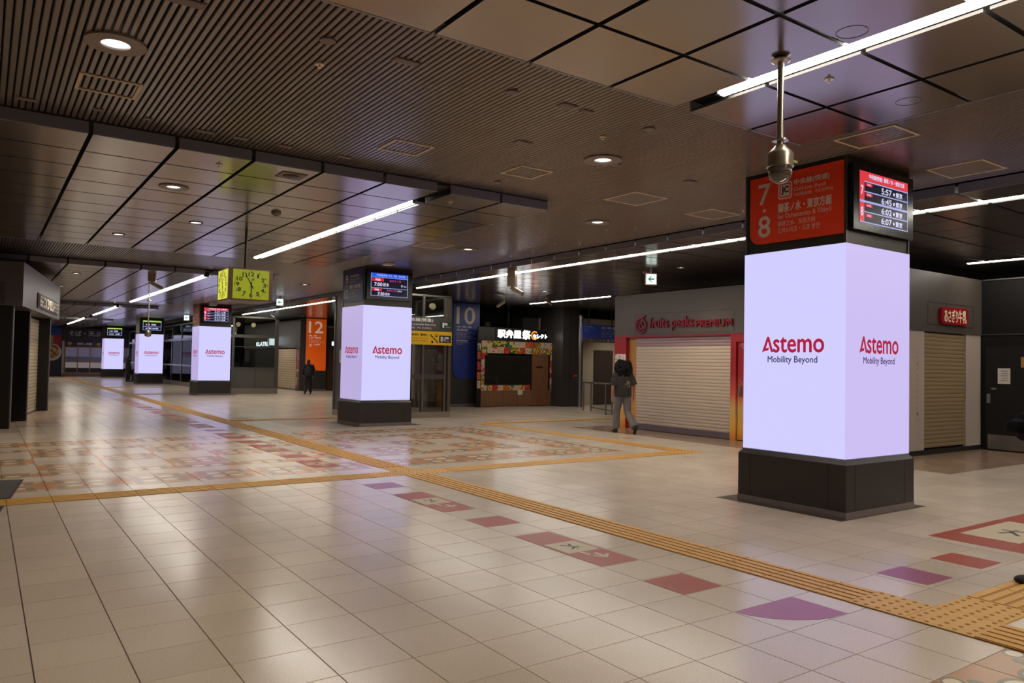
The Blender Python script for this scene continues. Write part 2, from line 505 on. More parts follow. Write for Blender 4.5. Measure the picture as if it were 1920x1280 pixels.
for c in pan:
    if c in near:
        k = (round(c[2], 3), round(c[3], 3))
        if k not in _pm: _pm[k] = panel_box(MB(), -k[0]/2, k[0]/2, -k[1]/2, k[1]/2, 0, .02).mesh('ceiling_panel', [M_PANEL, M_PEDGE])
        link('ceiling_panel', _pm[k], ceiling, (c[0], c[1], ZP))
    else: panel_box(rest, c[0]-c[2]/2, c[0]+c[2]/2, c[1]-c[3]/2, c[1]+c[3]/2, ZP, ZP+.02)
o = rest.build('ceiling_panel_field', [M_PANEL, M_PEDGE], ceiling, fix=False); o['kind'] = 'stuff'
# edge boards of the dropped panel fields
eb = MB()
for xa, ya, yb in ZONES:
    for x0, x1 in XL:
        for yy, s in ((ya, 1), (yb, -1)):
            if yy < 0 or yy > 63: continue
            a, b_ = (yy, yy+.02) if s > 0 else (yy-.02, yy)
            if abs(yy-8.05) < .1 and x0 > -1.2: box('edge_board', M_FASC, ceiling, x0+.02, x1-.02, a, b_, ZP-.002, ZS-.012)
            else: eb.box(x0+.02, x1-.02, a, b_, ZP-.002, ZS-.012)
    for j in range(int((yb-ya)/.75)):
        eb.box(6.175, 6.195, ya+.75*j+.02, ya+.75*j+.73, ZP-.002, ZS-.012)
for j in range(98):
    y0 = YR0+.757*j
    if 3 < y0 < 20: box('edge_board', M_FASC, ceiling, 9.25, 9.27, y0+.02, y0+.737, ZP-.002, ZS-.012)
    elif y0 < 63.4: eb.box(9.25, 9.27, y0+.02, y0+.737, ZP-.002, ZS-.012)
o = eb.build('edge_board_run', M_FASC, ceiling, fix=False); o['kind'] = 'stuff'
box('shadow_gap', M_VOID, ceiling, -9, 6.18, 8.06, 8.10, ZS-.02, ZS+.05)
# slats, 5 cm apart, running away from the camera
def slat_profile(mb, x, y0, y1):
    w_, h = .0200, .034
    pr = [(-w_, h), (-w_, .006), (-w_+.006, 0), (w_-.006, 0), (w_, .006), (w_, h)]
    n = len(pr); mb.add([(x+a, y, ZS+b) for y in (y0, y1) for a, b in pr], [(i, i+1, n+i+1, n+i) for i in range(n-1)]+[tuple(range(n-1, -1, -1)), tuple(range(n, 2*n))])
S1 = MB(); slat_profile(S1, 0, 4.21, 8.05); S1 = S1.mesh('ceiling_slat', M_SLAT)
S2 = MB(); slat_profile(S2, 0, -12.9, 64); S2 = S2.mesh('ceiling_slat', M_SLAT)
rest = MB(); x = 6.22
while x < 9.24: link('ceiling_slat', S2, ceiling, (x, 0, 0)); x += .05
x = 6.17
while x > -9:
    if x > -3.0: link('ceiling_slat', S1, ceiling, (x, 0, 0))
    else: slat_profile(rest, x, 4.21, 8.05)
    for a, b_ in ((16.15, 19.75), (32.05, 35.6), (46.9, 49.4)): slat_profile(rest, x, a, b_)
    x -= .05
o = rest.build('ceiling_slat_field', M_SLAT, ceiling, fix=False); o['kind'] = 'stuff'

# ---------------------------------------------------------------- outer walls
M_DARKW = mat('dark_grey_wall_panel', (58, 55, 54), .45, noise=.08, nscale=1.5)
M_BLACKW = mat('black_wall', (25, 24, 23), .55)
M_TAUPE = mat('taupe_shop_fascia', (84, 76, 70), .42, .1, noise=.05, nscale=1.2)
M_CREAMW = mat('cream_wall', (190, 180, 162), .6, noise=.05, nscale=1)
M_STEEL = mat('brushed_steel', (150, 145, 142), .3, .85)
M_DSTEEL = mat('dark_steel_frame', (92, 88, 86), .38, .6)
M_BLACK = mat('black_plastic', (18, 17, 17), .4)
M_WHITE = mat('white_print', (222, 216, 210), .5)
M_STONE = mat('grey_stone_plinth', (112, 100, 98), .45, noise=.15, nscale=14)
for n, a in (('wall_left', (-9.3, -9.1, -13, 66)), ('wall_back', (-9.3, 22, -13.2, -13)), ('wall_far', (-9.3, 22, 65, 65.2)), ('wall_right', (21.8, 22, -13, 66))):
    structure(MB().box(a[0], a[1], a[2], a[3], 0, 3.8).build(n, M_DARKW, fix=False))

# ================================================================== ADVERTISING COLUMNS
M_COLB = mat('column_base_dark', (50, 46, 44), .4, .2, noise=.06, nscale=3)
M_COLH = mat('column_head_bronze', (66, 60, 52), .34, .5)
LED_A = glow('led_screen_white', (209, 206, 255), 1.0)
LED_P = glow('led_screen_white_pinkish', (206, 192, 244), .97)  # pinker look of a face seen at a slant, set as fixed glow
LED_Q = glow('led_screen_white_dim', (193, 178, 228), .92)  # slanted-view dimming of the same white screen, put into its glow
M_LOGO = glow('led_logo_red', (176, 22, 60), .95)
M_LOGO2 = glow('led_logo_navy', (64, 56, 104), .9)
M_BEZEL = mat('monitor_bezel', (16, 15, 15), .25)
M_SIGNW = mat('sign_white_letter', (226, 206, 196), .45)
SQ = .625
FACES = {'-y': ((0, -SQ, 0), 0.), '-x': ((-SQ, 0, 0), -math.pi/2), '+x': ((SQ, 0, 0), math.pi/2), '+y': ((0, SQ, 0), math.pi)}

def logo(panel):
    mb = MB()
    A = [(0, -.006), (.030, .010), (.083, .018), (.096, .050), (.052, .042), (.080, .120), (.118, 0), (.150, 0), (.094, .170), (.068, .170)]
    mb.add([(-.378+x, -.003, 1.69+z) for x, z in A], [tuple(range(len(A)))])
    text_into(mb, 'stemo', -.378+.150, .385, 1.687, 1.852, -.003, .0048)
    mb.build('logo_lettering', M_LOGO, panel, fix=False)
    mb = MB(); text_into(mb, 'Mobility Beyond', -.30, .31, 1.556, 1.645, -.003, .0015)
    mb.build('slogan_lettering', M_LOGO2, panel, fix=False)

def display(col, face, head, draw):
    """departure monitor on one face of the column head"""
    loc, rz = FACES[face]
    b = MB().box(-.575, .6, -.05, 0, 2.95, 3.63).build('departure_monitor', M_BEZEL, col, loc=loc, rz=rz)
    scr = MB().box(-.475, .475, -.053, -.05, 3.03, 3.565).build('display', glow('display_dark', (14, 14, 34), .8), b)
    draw(b, head)
    return b

WHT = glow('display_white', (214, 214, 246), 1.0)
LAV = glow('display_line', (170, 178, 236), .9)
REDD = glow('display_red', (214, 34, 58), 1.0)
MAG = glow('display_magenta', (196, 60, 150), .9)

def bars(parent, name, m, rects, y=-.0545):
    mb = MB()
    for x0, x1, z0, z1 in rects: mb.add([(x0, y, z0), (x1, y, z0), (x1, y, z1), (x0, y, z1)], [(0, 1, 2, 3)])
    return mb.build(name, m, parent, fix=False)

def draw_four(b, head):      # rapid-line board: four departures on two platforms
    hc, rows, plats, title = head
    bars(b, 'header_band', hc, [(-.475, .475, 3.465, 3.565), (-.475, -.385, 3.03, 3.465)])
    bars(b, 'divider', LAV, [(-.385, .475, z-.006, z+.006) for z in (3.46, 3.355, 3.145)]+[(-.475, .475, 3.24, 3.262), (-.475, .475, 3.03, 3.042), (.466, .475, 3.03, 3.46)], -.0548)
    bars(b, 'train_type_tag', REDD, [(-.365, -.235, z, z+.032) for z in (3.415, 3.31, 3.2, 3.095)], -.055)
    tags = [('快速', -.335, -.265, z+.004, z+.028) for z in (3.415, 3.31, 3.2, 3.095)]
    L = list(tags)+[(title, -.30, .40, 3.492, 3.548, .0015)]
    for (t, d), z in zip(rows, (3.372, 3.268, 3.160, 3.056)):
        L += [(t, -.06, .14, z, z+.062, .002), ('●', .17, .205, z+.01, z+.045), (d, .225, .36, z, z+.058, .002)]
    L += [(plats[0], -.452, -.408, 3.32, 3.41, .003), (plats[1], -.452, -.408, 3.10, 3.19, .003)]
    lettering(b, WHT, L, -.0555)

def draw_two(b, head):       # express board: two trains
    hc, rows, title = head
    bars(b, 'header_band', hc, [(-.475, .475, 3.468, 3.565)])
    bars(b, 'divider', LAV, [(-.475, -.462, 3.03, 3.565), (.462, .475, 3.03, 3.565), (-.475, .475, 3.46, 3.47), (-.475, .475, 3.215, 3.227), (-.475, .475, 3.03, 3.042)], -.0548)
    bars(b, 'train_type_tag', REDD, [(-.445, -.15, 3.375, 3.445), (-.445, -.20, 3.15, 3.205)], -.055)
    lettering(b, WHT, [(title, -.34, .40, 3.488, 3.545), ('特急', -.365, -.235, 3.385, 3.437, .002), (rows[0][0], -.39, -.19, 3.262, 3.345, .003), (rows[0][1], -.165, -.02, 3.262, 3.345, .002),
                       ('9', .30, .335, 3.265, 3.325, .002), ('番線', .36, .44, 3.275, 3.31), ('特急', -.38, -.265, 3.157, 3.2, .002), (rows[1][0], -.30, -.13, 3.055, 3.12, .003), (rows[1][1], -.105, .01, 3.055, 3.12, .002),
                       ('10番線', .19, .32, 3.155, 3.195)], -.0555)
    lettering(b, MAG, [(rows[0][2], 0., .29, 3.375, 3.425, .002), (rows[1][2], -.07, .16, 3.15, 3.19, .002)], -.0555)

def draw_list(b, head):      # distant boards: coloured band over dark rows
    hc, rows, title = head
    bars(b, 'header_band', hc, [(-.475, .475, 3.48, 3.565)])
    bars(b, 'divider', LAV, [(-.475, -.455, 3.03, 3.48), (.455, .475, 3.03, 3.48), (-.475, .475, 3.22, 3.24), (-.475, .475, 3.03, 3.05)], -.0548)
    lettering(b, WHT, [(title, -.42, .05, 3.495, 3.55), (rows[0], -.33, .2, 3.29, 3.39, .004), (rows[1], -.33, .32, 3.09, 3.17, .004)], -.0555)

def plate_sign(col, face, rgb, num, lines, w=(-.545, .60), z=(2.905, 3.66), dark=False):
    loc, rz = FACES[face]
    s = MB().prism_xz(rect_round(w[0], w[1], z[0], z[1], (.13, 0, 0, 0)), -.012, 0).build('direction_sign', mat('sign_%d_%d_%d' % rgb, rgb, .42), col, loc=loc, rz=rz)
    W, H = w[1]-w[0], z[1]-z[0]
    f = lambda s0, s1, v0, v1: (w[0]+W*s0, w[0]+W*s1, z[0]+H*v0, z[0]+H*v1)
    L = [(t, *f(*r), *bold) for t, r, bold in lines]
    lettering(s, M_SIGNW, L, -.014)
    return s, f

def column(idx, y, label, minus_x, screen):
    cx = 7.795
    t = thing('advertising_column', label, 'column', (cx, y, 0), 0, 'square LED advertising columns down the concourse')
    mb = MB(); b = .66
    mb.lathe((0, 0, 0), [(0, .07)], 4) if False else None
    pr = [(b, .074), (b, .545), (b-.04, .595)]
    vs = [(sx*r, sy*r, z) for r, z in pr for sx, sy in ((-1, -1), (1, -1), (1, 1), (-1, 1))]
    mb.add(vs, [(4*k+i, 4*k+(i+1) % 4, 4*k+4+(i+1) % 4, 4*k+4+i) for k in range(2) for i in range(4)]+[(8, 9, 10, 11), (3, 2, 1, 0)])
    base = mb.build('base', M_COLB, t)
    seam = MB()
    for s in (-.5, .46):
        seam.box(s, s+.008, -b-.0015, -b, .08, .54); seam.box(-b-.0015, -b, -s-.008, -s, .08, .54)
    seam.build('panel_joint', M_BLACK, base, fix=False)
    box('kick_plate', M_STONE, t, -b-.004, b+.004, -b-.004, b+.004, 0, .074)
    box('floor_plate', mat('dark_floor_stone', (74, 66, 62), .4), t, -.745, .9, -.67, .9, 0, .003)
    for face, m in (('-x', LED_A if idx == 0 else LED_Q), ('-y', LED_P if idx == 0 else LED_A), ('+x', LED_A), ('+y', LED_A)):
        loc, rz = FACES[face]
        p = MB().box(-SQ+.001, SQ-.001, 0, .05, .602, 2.805).build('led_screen', m, t, loc=loc, rz=rz)
        if face in ('-x', '-y'): logo(p)
    box('core', M_COLB, t, -SQ+.05, SQ-.05, -SQ+.05, SQ-.05, .55, 2.84)
    hd = SQ-.015
    head = MB().box(-hd, hd, -hd, hd, 2.806, ZS+.03).build('head', M_COLH, t, fix=False)
    ed = MB()
    for sx in (-1, 1):
        for sy in (-1, 1): ed.box(sx*hd-.012, sx*hd+.012, sy*hd-.012, sy*hd+.012, 2.806, ZS)
    ed.build('corner_edge', M_DSTEEL, head, fix=False)
    pj = MB(); pj.box(-hd+.03, hd-.03, -hd-.002, -hd, 2.9, 2.904); pj.box(-hd-.002, -hd, -hd+.10, -hd+.104, 2.806, 2.9); pj.build('panel_joint', M_BLACK, head, fix=False)
    s, f = plate_sign(t, '-x', *minus_x[:3])
    if idx == 0:
        x0, x1, z0, z1 = f(.325, .477, .615, .865)
        jb = MB().prism_xz(rect_round(x0, x1, z0, z1, (.03,)*4), -.0145, -.013).build('line_symbol', M_SIGNW, s)
        d = .016
        MB().prism_xz(rect_round(x0+d, x1-d, z0+d, z1-d, (.015,)*4), -.0155, -.0145).build('symbol_ring', mat('sign_240_66_28', (240, 66, 28), .42), jb)
        d = .03
        MB().prism_xz(rect_round(x0+d, x1-d, z0+d, z1-d, (.008,)*4), -.0165, -.0155).build('symbol_field', M_SIGNW, jb)
        lettering(jb, M_BLACK, [('JC', x0+.045, x1-.042, (z0+z1)/2-.045, (z0+z1)/2+.04, .004)], -.018)
    display(t, '-y', screen[1], screen[0])
    return t

RED = (240, 66, 28)
sg7 = [('7', (.10, .235, .585, .89), (.004,)), ('・', (.15, .185, .47, .52), ()), ('8', (.10, .235, .10, .41), (.004,)),
       ('中央線(快速)', (.497, .865, .775, .87), (.002,)), ('Chūō Line (Rapid)', (.497, .83, .685, .755), ()), ('中央线(快速)   추오선(쾌속)', (.497, .895, .615, .672), ()),
       ('御茶ノ水・東京方面', (.323, .885, .425, .56), (.003,)), ('for Ochanomizu & Tōkyō', (.323, .885, .31, .405), ()), ('御茶之水、东京方向', (.323, .72, .22, .30), ()), ('오차노미즈・도쿄 방면', (.323, .765, .12, .20), ())]
sg9 = [('9', (.10, .24, .62, .88), (.003,)), ('・', (.15, .185, .50, .55), ()), ('10', (.03, .24, .12, .42), (.003,)),
       ('中央本線(特急)', (.33, .80, .76, .85), (.002,)), ('Chūō Line (Limited Express)', (.33, .86, .68, .74), ()), ('中央本线(特快)', (.33, .62, .60, .65), ()),
       ('甲府・松本方面', (.33, .88, .42, .54), (.003,)), ('for Kōfu & Matsumoto', (.33, .86, .33, .39), ()), ('甲府、松本方向', (.33, .62, .24, .30), ()), ('고후・마쓰모토 방면', (.33, .68, .14, .20), ())]
sg11 = [('11', (.08, .22, .62, .88), (.003,)), ('・', (.13, .165, .50, .55), ()), ('12', (.06, .24, .14, .42), (.003,)), ('中央線(快速)', (.33, .80, .74, .85), (.002,)), ('Chūō Line (Rapid)', (.33, .78, .64, .72), ()), ('中野・三鷹方面', (.33, .88, .42, .55), (.003,)), ('for Nakano & Mitaka', (.33, .84, .3, .39), ())]
ORH = glow('display_header_red', (222, 58, 66), 1.0); BLH = glow('display_header_blue', (34, 92, 226), 1.0); YGH = glow('display_header_lime', (170, 206, 62), 1.0)
column(0, 4.965, 'large nearest square LED column with red platform 7 and 8 sign', (RED, '7', sg7), (draw_four, (ORH, [('5:57', '東京'), ('6:45', '東京'), ('6:02', '東京'), ('6:07', '東京')], '78', '中央線(快速)  御茶ノ水・東京方面')))
column(1, 16.875, 'square LED column with dark blue platform 9 and 10 sign in front of a glass lift enclosure', ((44, 56, 116), '9', sg9), (draw_two, (BLH, [('7:00', '松本', 'あずさ 1 号'), ('7:30', '松本', 'あずさ 3 号')], '中央本線(特急)  大月・甲府・松本方面')))
column(2, 32.95, 'square LED column with orange side sign and red departure board, just below the hanging clock', ((214, 92, 36), '11', sg11), (draw_four, (ORH, [('5:57', '三鷹'), ('6:05', '高尾'), ('6:13', '三鷹'), ('6:21', '高尾')], '12', '中央線(快速)  中野・三鷹方面')))
column(3, 47.2, 'distant square LED column with lime banded departure board, second from the soba shop', ((128, 124, 62), '13', []), (draw_list, (YGH, ['5:58  渋谷', '6:02 品川  6:06 渋谷'], '山手線')))
column(4, 61.9, 'farthest and smallest square LED column, right beside the soba shop front', ((128, 124, 62), '15', []), (draw_list, (YGH, ['5:59  池袋', '6:04  上野'], '山手線')))

# ================================================================== CEILING FITTINGS
M_TUBE = glow('led_tube_light', (255, 255, 255), 1.0)
_b = M_TUBE.node_tree.nodes['Principled BSDF']
_b.inputs['Emission Color'].default_value = (*TUBEC, 1); _b.inputs['Emission Strength'].default_value = TUBE_E
M_BATTEN = mat('batten_cream', (205, 192, 168), .5)
def batten(x, y0, y1, label, seg=1.5):
    t = thing('led_batten', label, 'ceiling light', (x, y0, ZP+.012), 0, 'long LED battens in the ceiling')
    L = y1-y0; n = max(1, round(L/seg)); h = L/n
    MB().box(-.062, .062, 0, L, .028, .058).build('batten_body', M_BATTEN, t, fix=False)
    mb = MB(); pr = [(-.036, .028), (-.036, .004), (-.02, -.012), (.02, -.012), (.036, .004), (.036, .028)]
    k = len(pr); mb.add([(a, y, b) for y in (0, h-.004) for a, b in pr], [(i, (i+1) % k, k+(i+1) % k, k+i) for i in range(k)]+[tuple(range(k)), tuple(range(2*k-1, k-1, -1))])
    me = mb.mesh('diffuser', M_TUBE)
    for i in range(n): link('diffuser', me, t, (0, h*i+.002, 0))
    for ya, yb in ((-.15, 0), (L, L+.03)):
        box('end_cap', M_BLACK, t, -.055, .055, ya, yb, -.03 if ya < 0 else -.006, .058)
    for i in range(n+1): box('bracket', M_STEEL, t, -.095, .095, max(0, h*i-.02), min(L, h*i+.02), .045, .056)
    return t
batten(4.585, -12.5, 3.80, 'bright LED batten overhead behind the dome camera pole')
batten(4.585, 8.80, 15.87, 'bright LED batten ending just above the yellow clock')
batten(4.585, 20.2, 32.0, 'bright LED batten left of the clock, ending above the orange-signed column')
batten(4.585, 35.5, 43.8, 'short bright far LED batten, second from the soba shop')
batten(4.585, 47.6, 57.9, 'shortest far LED batten just above the soba shop front')
batten(10.0, -12.5, 19.0, 'longest LED batten, running behind the nearest LED column towards the blue 10 banner')
batten(10.0, 24.6, 36.4, 'LED batten under the green exit sign beside the orange 12 banner')
batten(10.0, 41.0, 50.0, 'far LED batten above the glass enclosure behind the orange-signed column')
batten(15.45, 16.87, 21.0, 'LED batten above the lit bento shop sign')
batten(15.45, -6.0, 6.85, 'LED batten at the right edge in front of the milk stand')

M_LAMP = glow('downlight_lens', (255, 238, 226), 5.0)
M_TRIM = mat('downlight_trim', (128, 114, 104), .5)
def downlight(x, y, z, label, r=.20, lens=.088, power=1.0):
    t = thing('downlight', label, 'ceiling light', (x, y, z), 0, 'round ceiling downlights')
    MB().lathe((0, 0, -.012), [(lens+.012, .012), (lens+.012, .0), (r, 0), (r, .014)], 28, caps=False).build('trim_ring', M_TRIM, t, smooth='auto')
    MB().lathe((0, 0, -.010), [(lens+.014, -.004), (lens+.004, -.002), (lens, .012)], 28, caps=False).build('reflector', M_STEEL, t, smooth='auto')
    MB().lathe((0, 0, -.002), [(.001, -.004), (lens*.7, -.002), (lens, .004), (.001, .01)], 24).build('lens', M_LAMP, t, smooth='auto')
    l = bpy.data.lights.new('downlight_lamp', 'SPOT'); l.energy = SPOT_W*power; l.color = WARM; l.spot_size = R(118); l.spot_blend = .7; l.shadow_soft_size = lens
    lo = bpy.data.objects.new('lamp', l); COL.objects.link(lo); lo.parent = t; lo.location = (0, 0, -.03)
    return t
SL = ZS-.002
for x, y, z, lb, k in [
    (.70, 5.94, SL, 'large downlight in the slatted ceiling at upper left', (.20, .09)), (5.38, 6.05, SL, 'downlight in the slatted ceiling left of the nearest LED column', (.20, .088)),
    (7.68, 8.74, SL, 'downlight in the slats above the fruit shop sign side, behind the nearest column', (.19, .088)), (7.64, 12.45, SL, 'downlight in the slats between the nearest and the blue-signed column', (.19, .088)),
    (1.85, 9.91, ZP, 'panel downlight nearest the slatted band at upper left', (.17, .085)), (2.63, 12.3, ZP, 'panel downlight left of the clock pole', (.10, .085)),
    (1.84, 14.38, ZP, 'panel downlight above the left kiosk, near the far slatted band', (.10, .085)), (.67, 16.8, SL, 'downlight in the far slatted band at the left edge', (.10, .085)),
    (1.88, 21.92, ZP, 'small downlight beyond the kiosk roof corner', (.10, .085)), (1.88, 26.31, ZP, 'small distant downlight over the kiosk sign', (.10, .085)),
    (7.64, 21.5, SL, 'downlight in the slats just behind the blue-signed column', (.15, .085)), (7.64, 26.2, SL, 'downlight in the slats right of the clock', (.15, .085)),
    (7.64, 29.9, SL, 'small downlight in the slats near the exit sign by the clock', (.12, .085)), (7.64, 38.0, SL, 'small far downlight behind the orange-signed column', (.12, .085)),
    (7.64, 42.5, SL, 'tiny far downlight between the two lime-banded columns', (.12, .085)), (11.9, 10.9, ZP, 'downlight washing the fruit shop fascia', (.08, .05)),
    (11.9, 29.0, ZP, 'downlight above the orange 12 banner', (.10, .085)), (12.2, 34.6, ZP, 'small downlight at the top of the orange 12 banner', (.10, .085)),
    (13.0, 17.0, ZP, 'downlight above the metal barrier', (.10, .085)), (.70, 1.2, ZP, 'unseen downlight added overhead just behind the camera', (.17, .085)), (2.6, -3.4, ZP, 'unseen downlight added overhead farther behind the camera', (.17, .085)),  # the two by the camera are unseen, added to light the near floor
    (6.2, 60.3, ZP, 'added tiny far downlight in front of the soba shop', (.10, .085)), (3.2, 58.5, ZP, 'added tiny far downlight in front of the far wall posters', (.10, .085)), (20.0, 20.6, ZP, 'added unseen downlight in front of the corridor door, behind the fruit shop', (.10, .085)), (11.7, 38.4, ZP, 'added small downlight in front of the distant cream shutter', (.10, .085)),  # lamps added to brighten the far end, the corridor wall and the distant shutter
    (-2.2, 3.0, ZP, 'unseen downlight overhead left of the camera', (.17, .085)), (-2.9, 9.9, ZP, 'unseen downlight over the dark mat beyond the left edge', (.17, .085)), (7.6, 1.0, SL, 'unseen downlight in the slats right of the camera', (.19, .088))]:  # unseen lamps outside the view, put in with those behind the camera
    downlight(x, y, z, lb, *k, power=.55 if lb.startswith('downlight washing') else 1.)

M_HATCHF = mat('hatch_frame', (206, 184, 146), .5)
M_PLATE = mat('ceiling_plate', (112, 98, 90), .55)
def hatch(x0, x1, y0, y1, label, filled=False):
    t = thing('ceiling_hatch', label, 'hatch', ((x0+x1)/2, (y0+y1)/2, ZS-.008), 0, 'square hatches in the slatted ceiling')
    a, b = (x1-x0)/2, (y1-y0)/2; f = .024
    for p in ((-a, a, -b, -b+f), (-a, a, b-f, b), (-a, -a+f, -b+f, b-f), (a-f, a, -b+f, b-f)): box('frame_bar', M_HATCHF, t, p[0], p[1], p[2], p[3], 0, .012)
    if filled: box('lid', M_PLATE, t, -a+f, a-f, -b+f, b-f, .002, .012)
    return t
hatch(.55, 1.0, 6.72, 7.14, 'cream hatch frame below the large downlight at upper left')
hatch(3.28, 3.73, 6.77, 7.19, 'pale hatch frame in the slats straight above the blue-signed column')
hatch(4.83, 5.28, 6.78, 7.21, 'pale hatch frame in the slats left of the second ceiling downlight')
hatch(6.68, 7.28, 6.9, 7.49, 'solid brown hatch lid in the slats left of the nearest column', True)
hatch(6.62, 7.08, 3.55, 4.15, 'pale hatch frame just above the platform 7 and 8 sign')
hatch(8.38, 8.95, 3.57, 4.15, 'solid hatch lid right of the nearest column head', True)
hatch(8.22, 8.85, 6.97, 7.47, 'hatch lid in the slats left of the nearest column head', True)
hatch(6.6, 7.2, 12.2, 12.8, 'hatch lid in the slats above the blue-signed column', True)

def disc(x, y, r, label, z=None, grp='round blank discs on the slatted ceiling'):
    z = ZS if z is None else z
    o = MB().lathe((0, 0, 0), [(r*.96, -.012), (r, -.008), (r, 0)], 24).build('ceiling_disc', M_PLATE, smooth='auto', loc=(x, y, z))
    return tag(o, label, 'ceiling plate', grp)
def plate(x, y, sx, sy, label):
    mb = MB(); mb.box(-sx/2, sx/2, -sy/2, sy/2, -.006, 0); mb.box(-sx/2+.006, sx/2-.006, -sy/2+.006, sy/2-.006, -.009, -.006)
    return tag(mb.build('ceiling_plate', M_PLATE, loc=(x, y, ZS), fix=False), label, 'ceiling plate', 'rectangular plates on the slatted ceiling')
disc(1.88, 4.97, .055, 'round blank disc high up between the big downlight and the panels')
disc(3.45, 4.99, .05, 'round blank disc beside the near panel edge in the middle')
disc(5.0, 4.99, .055, 'round blank disc nearest the tip of the near panel field')
disc(5.62, 6.11, .05, 'round blank disc touching the second downlight')
disc(5.05, 7.6, .05, 'round blank disc near the right end of the grey ceiling edge')
plate(2.48, 4.97, .20, .09, 'oblong plate on the slats in the upper middle')
plate(4.01, 4.98, .16, .11, 'oblong plate, left of a touching pair beside the near panels')
plate(4.23, 4.98, .12, .07, 'smaller oblong plate, right of a touching pair beside the near panels')
plate(4.34, 6.08, .17, .1, 'oblong plate between the two pale hatch frames')
plate(6.82, 6.11, .15, .1, 'oblong plate left of the platform 7 and 8 sign top')
plate(.95, 4.97, .26, .1, 'oblong plate cut by the top edge of the picture')
ordn = ['first', 'second', 'third', 'fourth', 'fifth', 'sixth', 'seventh']
for i, (x, sx) in enumerate(((.24, .16), (.78, .08), (1.19, .06), (1.71, .17), (2.05, .15), (2.5, .14), (3.15, .16))):
    plate(x, 7.72 if sx > .1 else 7.64, sx, .07, ordn[i]+' small plate from the left along the grey ceiling edge')
M_SPR = mat('sprinkler_metal', (205, 188, 160), .3, .7)
def sprinkler(x, y, z, label):
    t = thing('sprinkler', label, 'sprinkler', (x, y, z), 0, 'small round ceiling sprinklers')
    MB().lathe((0, 0, -.008), [(.012, 0), (.034, 0), (.036, .008), (.012, .008)], 20).build('escutcheon', M_SPR, t, smooth='auto')
    MB().lathe((0, 0, -.03), [(.014, 0), (.016, .004), (.006, .008), (.006, .03)], 14).build('head', M_SPR, t, smooth='auto')
sprinkler(1.99, 5.41, ZS, 'small sprinkler below a blank disc at upper middle left')
sprinkler(4.83, 5.44, ZS, 'small sprinkler above the second slat downlight')
sprinkler(4.91, 3.11, ZP, 'small sprinkler in the panel right of the dome camera pole')
sprinkler(2.02, 8.44, ZP, 'small sprinkler in the panels above the clock, left')
sprinkler(4.9, 8.45, ZP, 'small sprinkler near the end of the batten above the clock')
def ring(x, y, r, label):
    mb = MB(); n = 28
    mb.lathe((0, 0, 0), [(r-.006, 0), (r-.006, -.002), (r, -.002), (r, 0)], n, caps=False)
    tag(mb.build('speaker_cover', mat('speaker_cover_metal', (118, 103, 92), .4, .3), smooth='auto', loc=(x, y, ZP)), label, 'speaker', 'round speaker covers in the panels')
ring(4.33, 2.59, .095, 'round speaker cover left of the overhead batten at upper right')
ring(5.8, 3.0, .095, 'round speaker cover in the panel above the platform 7 and 8 sign')
# square air terminal and smoke detectors
t = thing('air_terminal', 'square dark air terminal in the panels above the clock', 'vent', (2.8, 8.42, ZP))
box('frame', M_PLATE, t, -.14, .14, -.14, .14, -.008, 0); MB().lathe((0, 0, -.03), [(.07, 0), (.09, .012), (.09, .022)], 20).build('cone', M_DARKW, t, smooth='auto')
def detector(x, y, z, label, w=.07):
    t = thing('smoke_detector', label, 'smoke detector', (x, y, z), 0, 'smoke detectors')
    MB().lathe((0, 0, -.045), [(w*.5, 0), (w*.8, .01), (w, .03), (w, .045)], 20).build('body', M_PLATE, t, smooth='auto')
    MB().lathe((0, 0, -.052), [(w*.3, 0), (w*.35, .008)], 14).build('sensor', M_DARKW, t, smooth='auto')
detector(3.35, 10.67, ZP, 'round smoke detector on the panels right of the clock pole')
detector(11.9, 11.9, ZP, 'dark round detector beside the green exit sign by the fruit shop', .09)
t = thing('wireless_unit', 'pale flat box on the ceiling above the blue-signed column', 'ceiling box', (7.38, 15.42, ZS))
MB().prism_xz(rect_round(-.11, .11, -.055, -.006, (.03, .03, 0, 0)), -.09, .09).build('case', mat('pale_plastic', (206, 196, 190), .5), t); box('mount', M_PLATE, t, -.08, .08, -.06, .06, -.006, 0)

t = thing('wireless_unit', 'small pale box on the ceiling above the orange-signed column', 'ceiling box', (7.45, 31.4, ZS))
MB().prism_xz(rect_round(-.14, .14, -.12, -.006, (.03, .03, 0, 0)), -.09, .09).build('case', mat('pale_plastic', (206, 196, 190), .5), t); box('mount', M_PLATE, t, -.08, .08, -.06, .06, -.006, 0)
# ---------------------------------------------------------------- dome camera on its pole
M_ALU = mat('camera_alloy', (176, 164, 146), .32, .8)
t = thing('dome_camera', 'silver dome security camera on a ceiling pole in front of the red sign', 'camera', (4.32, 3.09, 0))
MB().lathe((0, 0, ZP-.03), [(.05, 0), (.062, .006), (.062, .012), (.03, .03)], 24).build('flange', M_ALU, t, smooth='auto')
MB().cyl((0, 0, 3.05), (0, 0, ZP-.01), .021, n=20).build('pole', M_ALU, t, smooth='auto')
MB().lathe((0, 0, 3.022), [(.024, 0), (.052, .002), (.052, .012), (.024, .014), (.022, .04)], 24).build('clamp', M_ALU, t, smooth='auto')
MB().lathe((0, 0, 2.86), [(.078, -.016), (.088, -.012), (.088, .0), (.084, .002), (.084, .075), (.078, .086), (.045, .118), (.034, .135), (.022, .138), (.022, .17)], 32).build('housing', M_ALU, t, smooth='auto')
MB().lathe((0, 0, 2.845), [(.004, -.108), (.03, -.102), (.055, -.086), (.07, -.06), (.077, -.03), (.078, 0)], 32).build('dome', mat('smoked_dome', (120, 108, 96), .06, .0, trans=.5, spec=.8), t, smooth='auto')
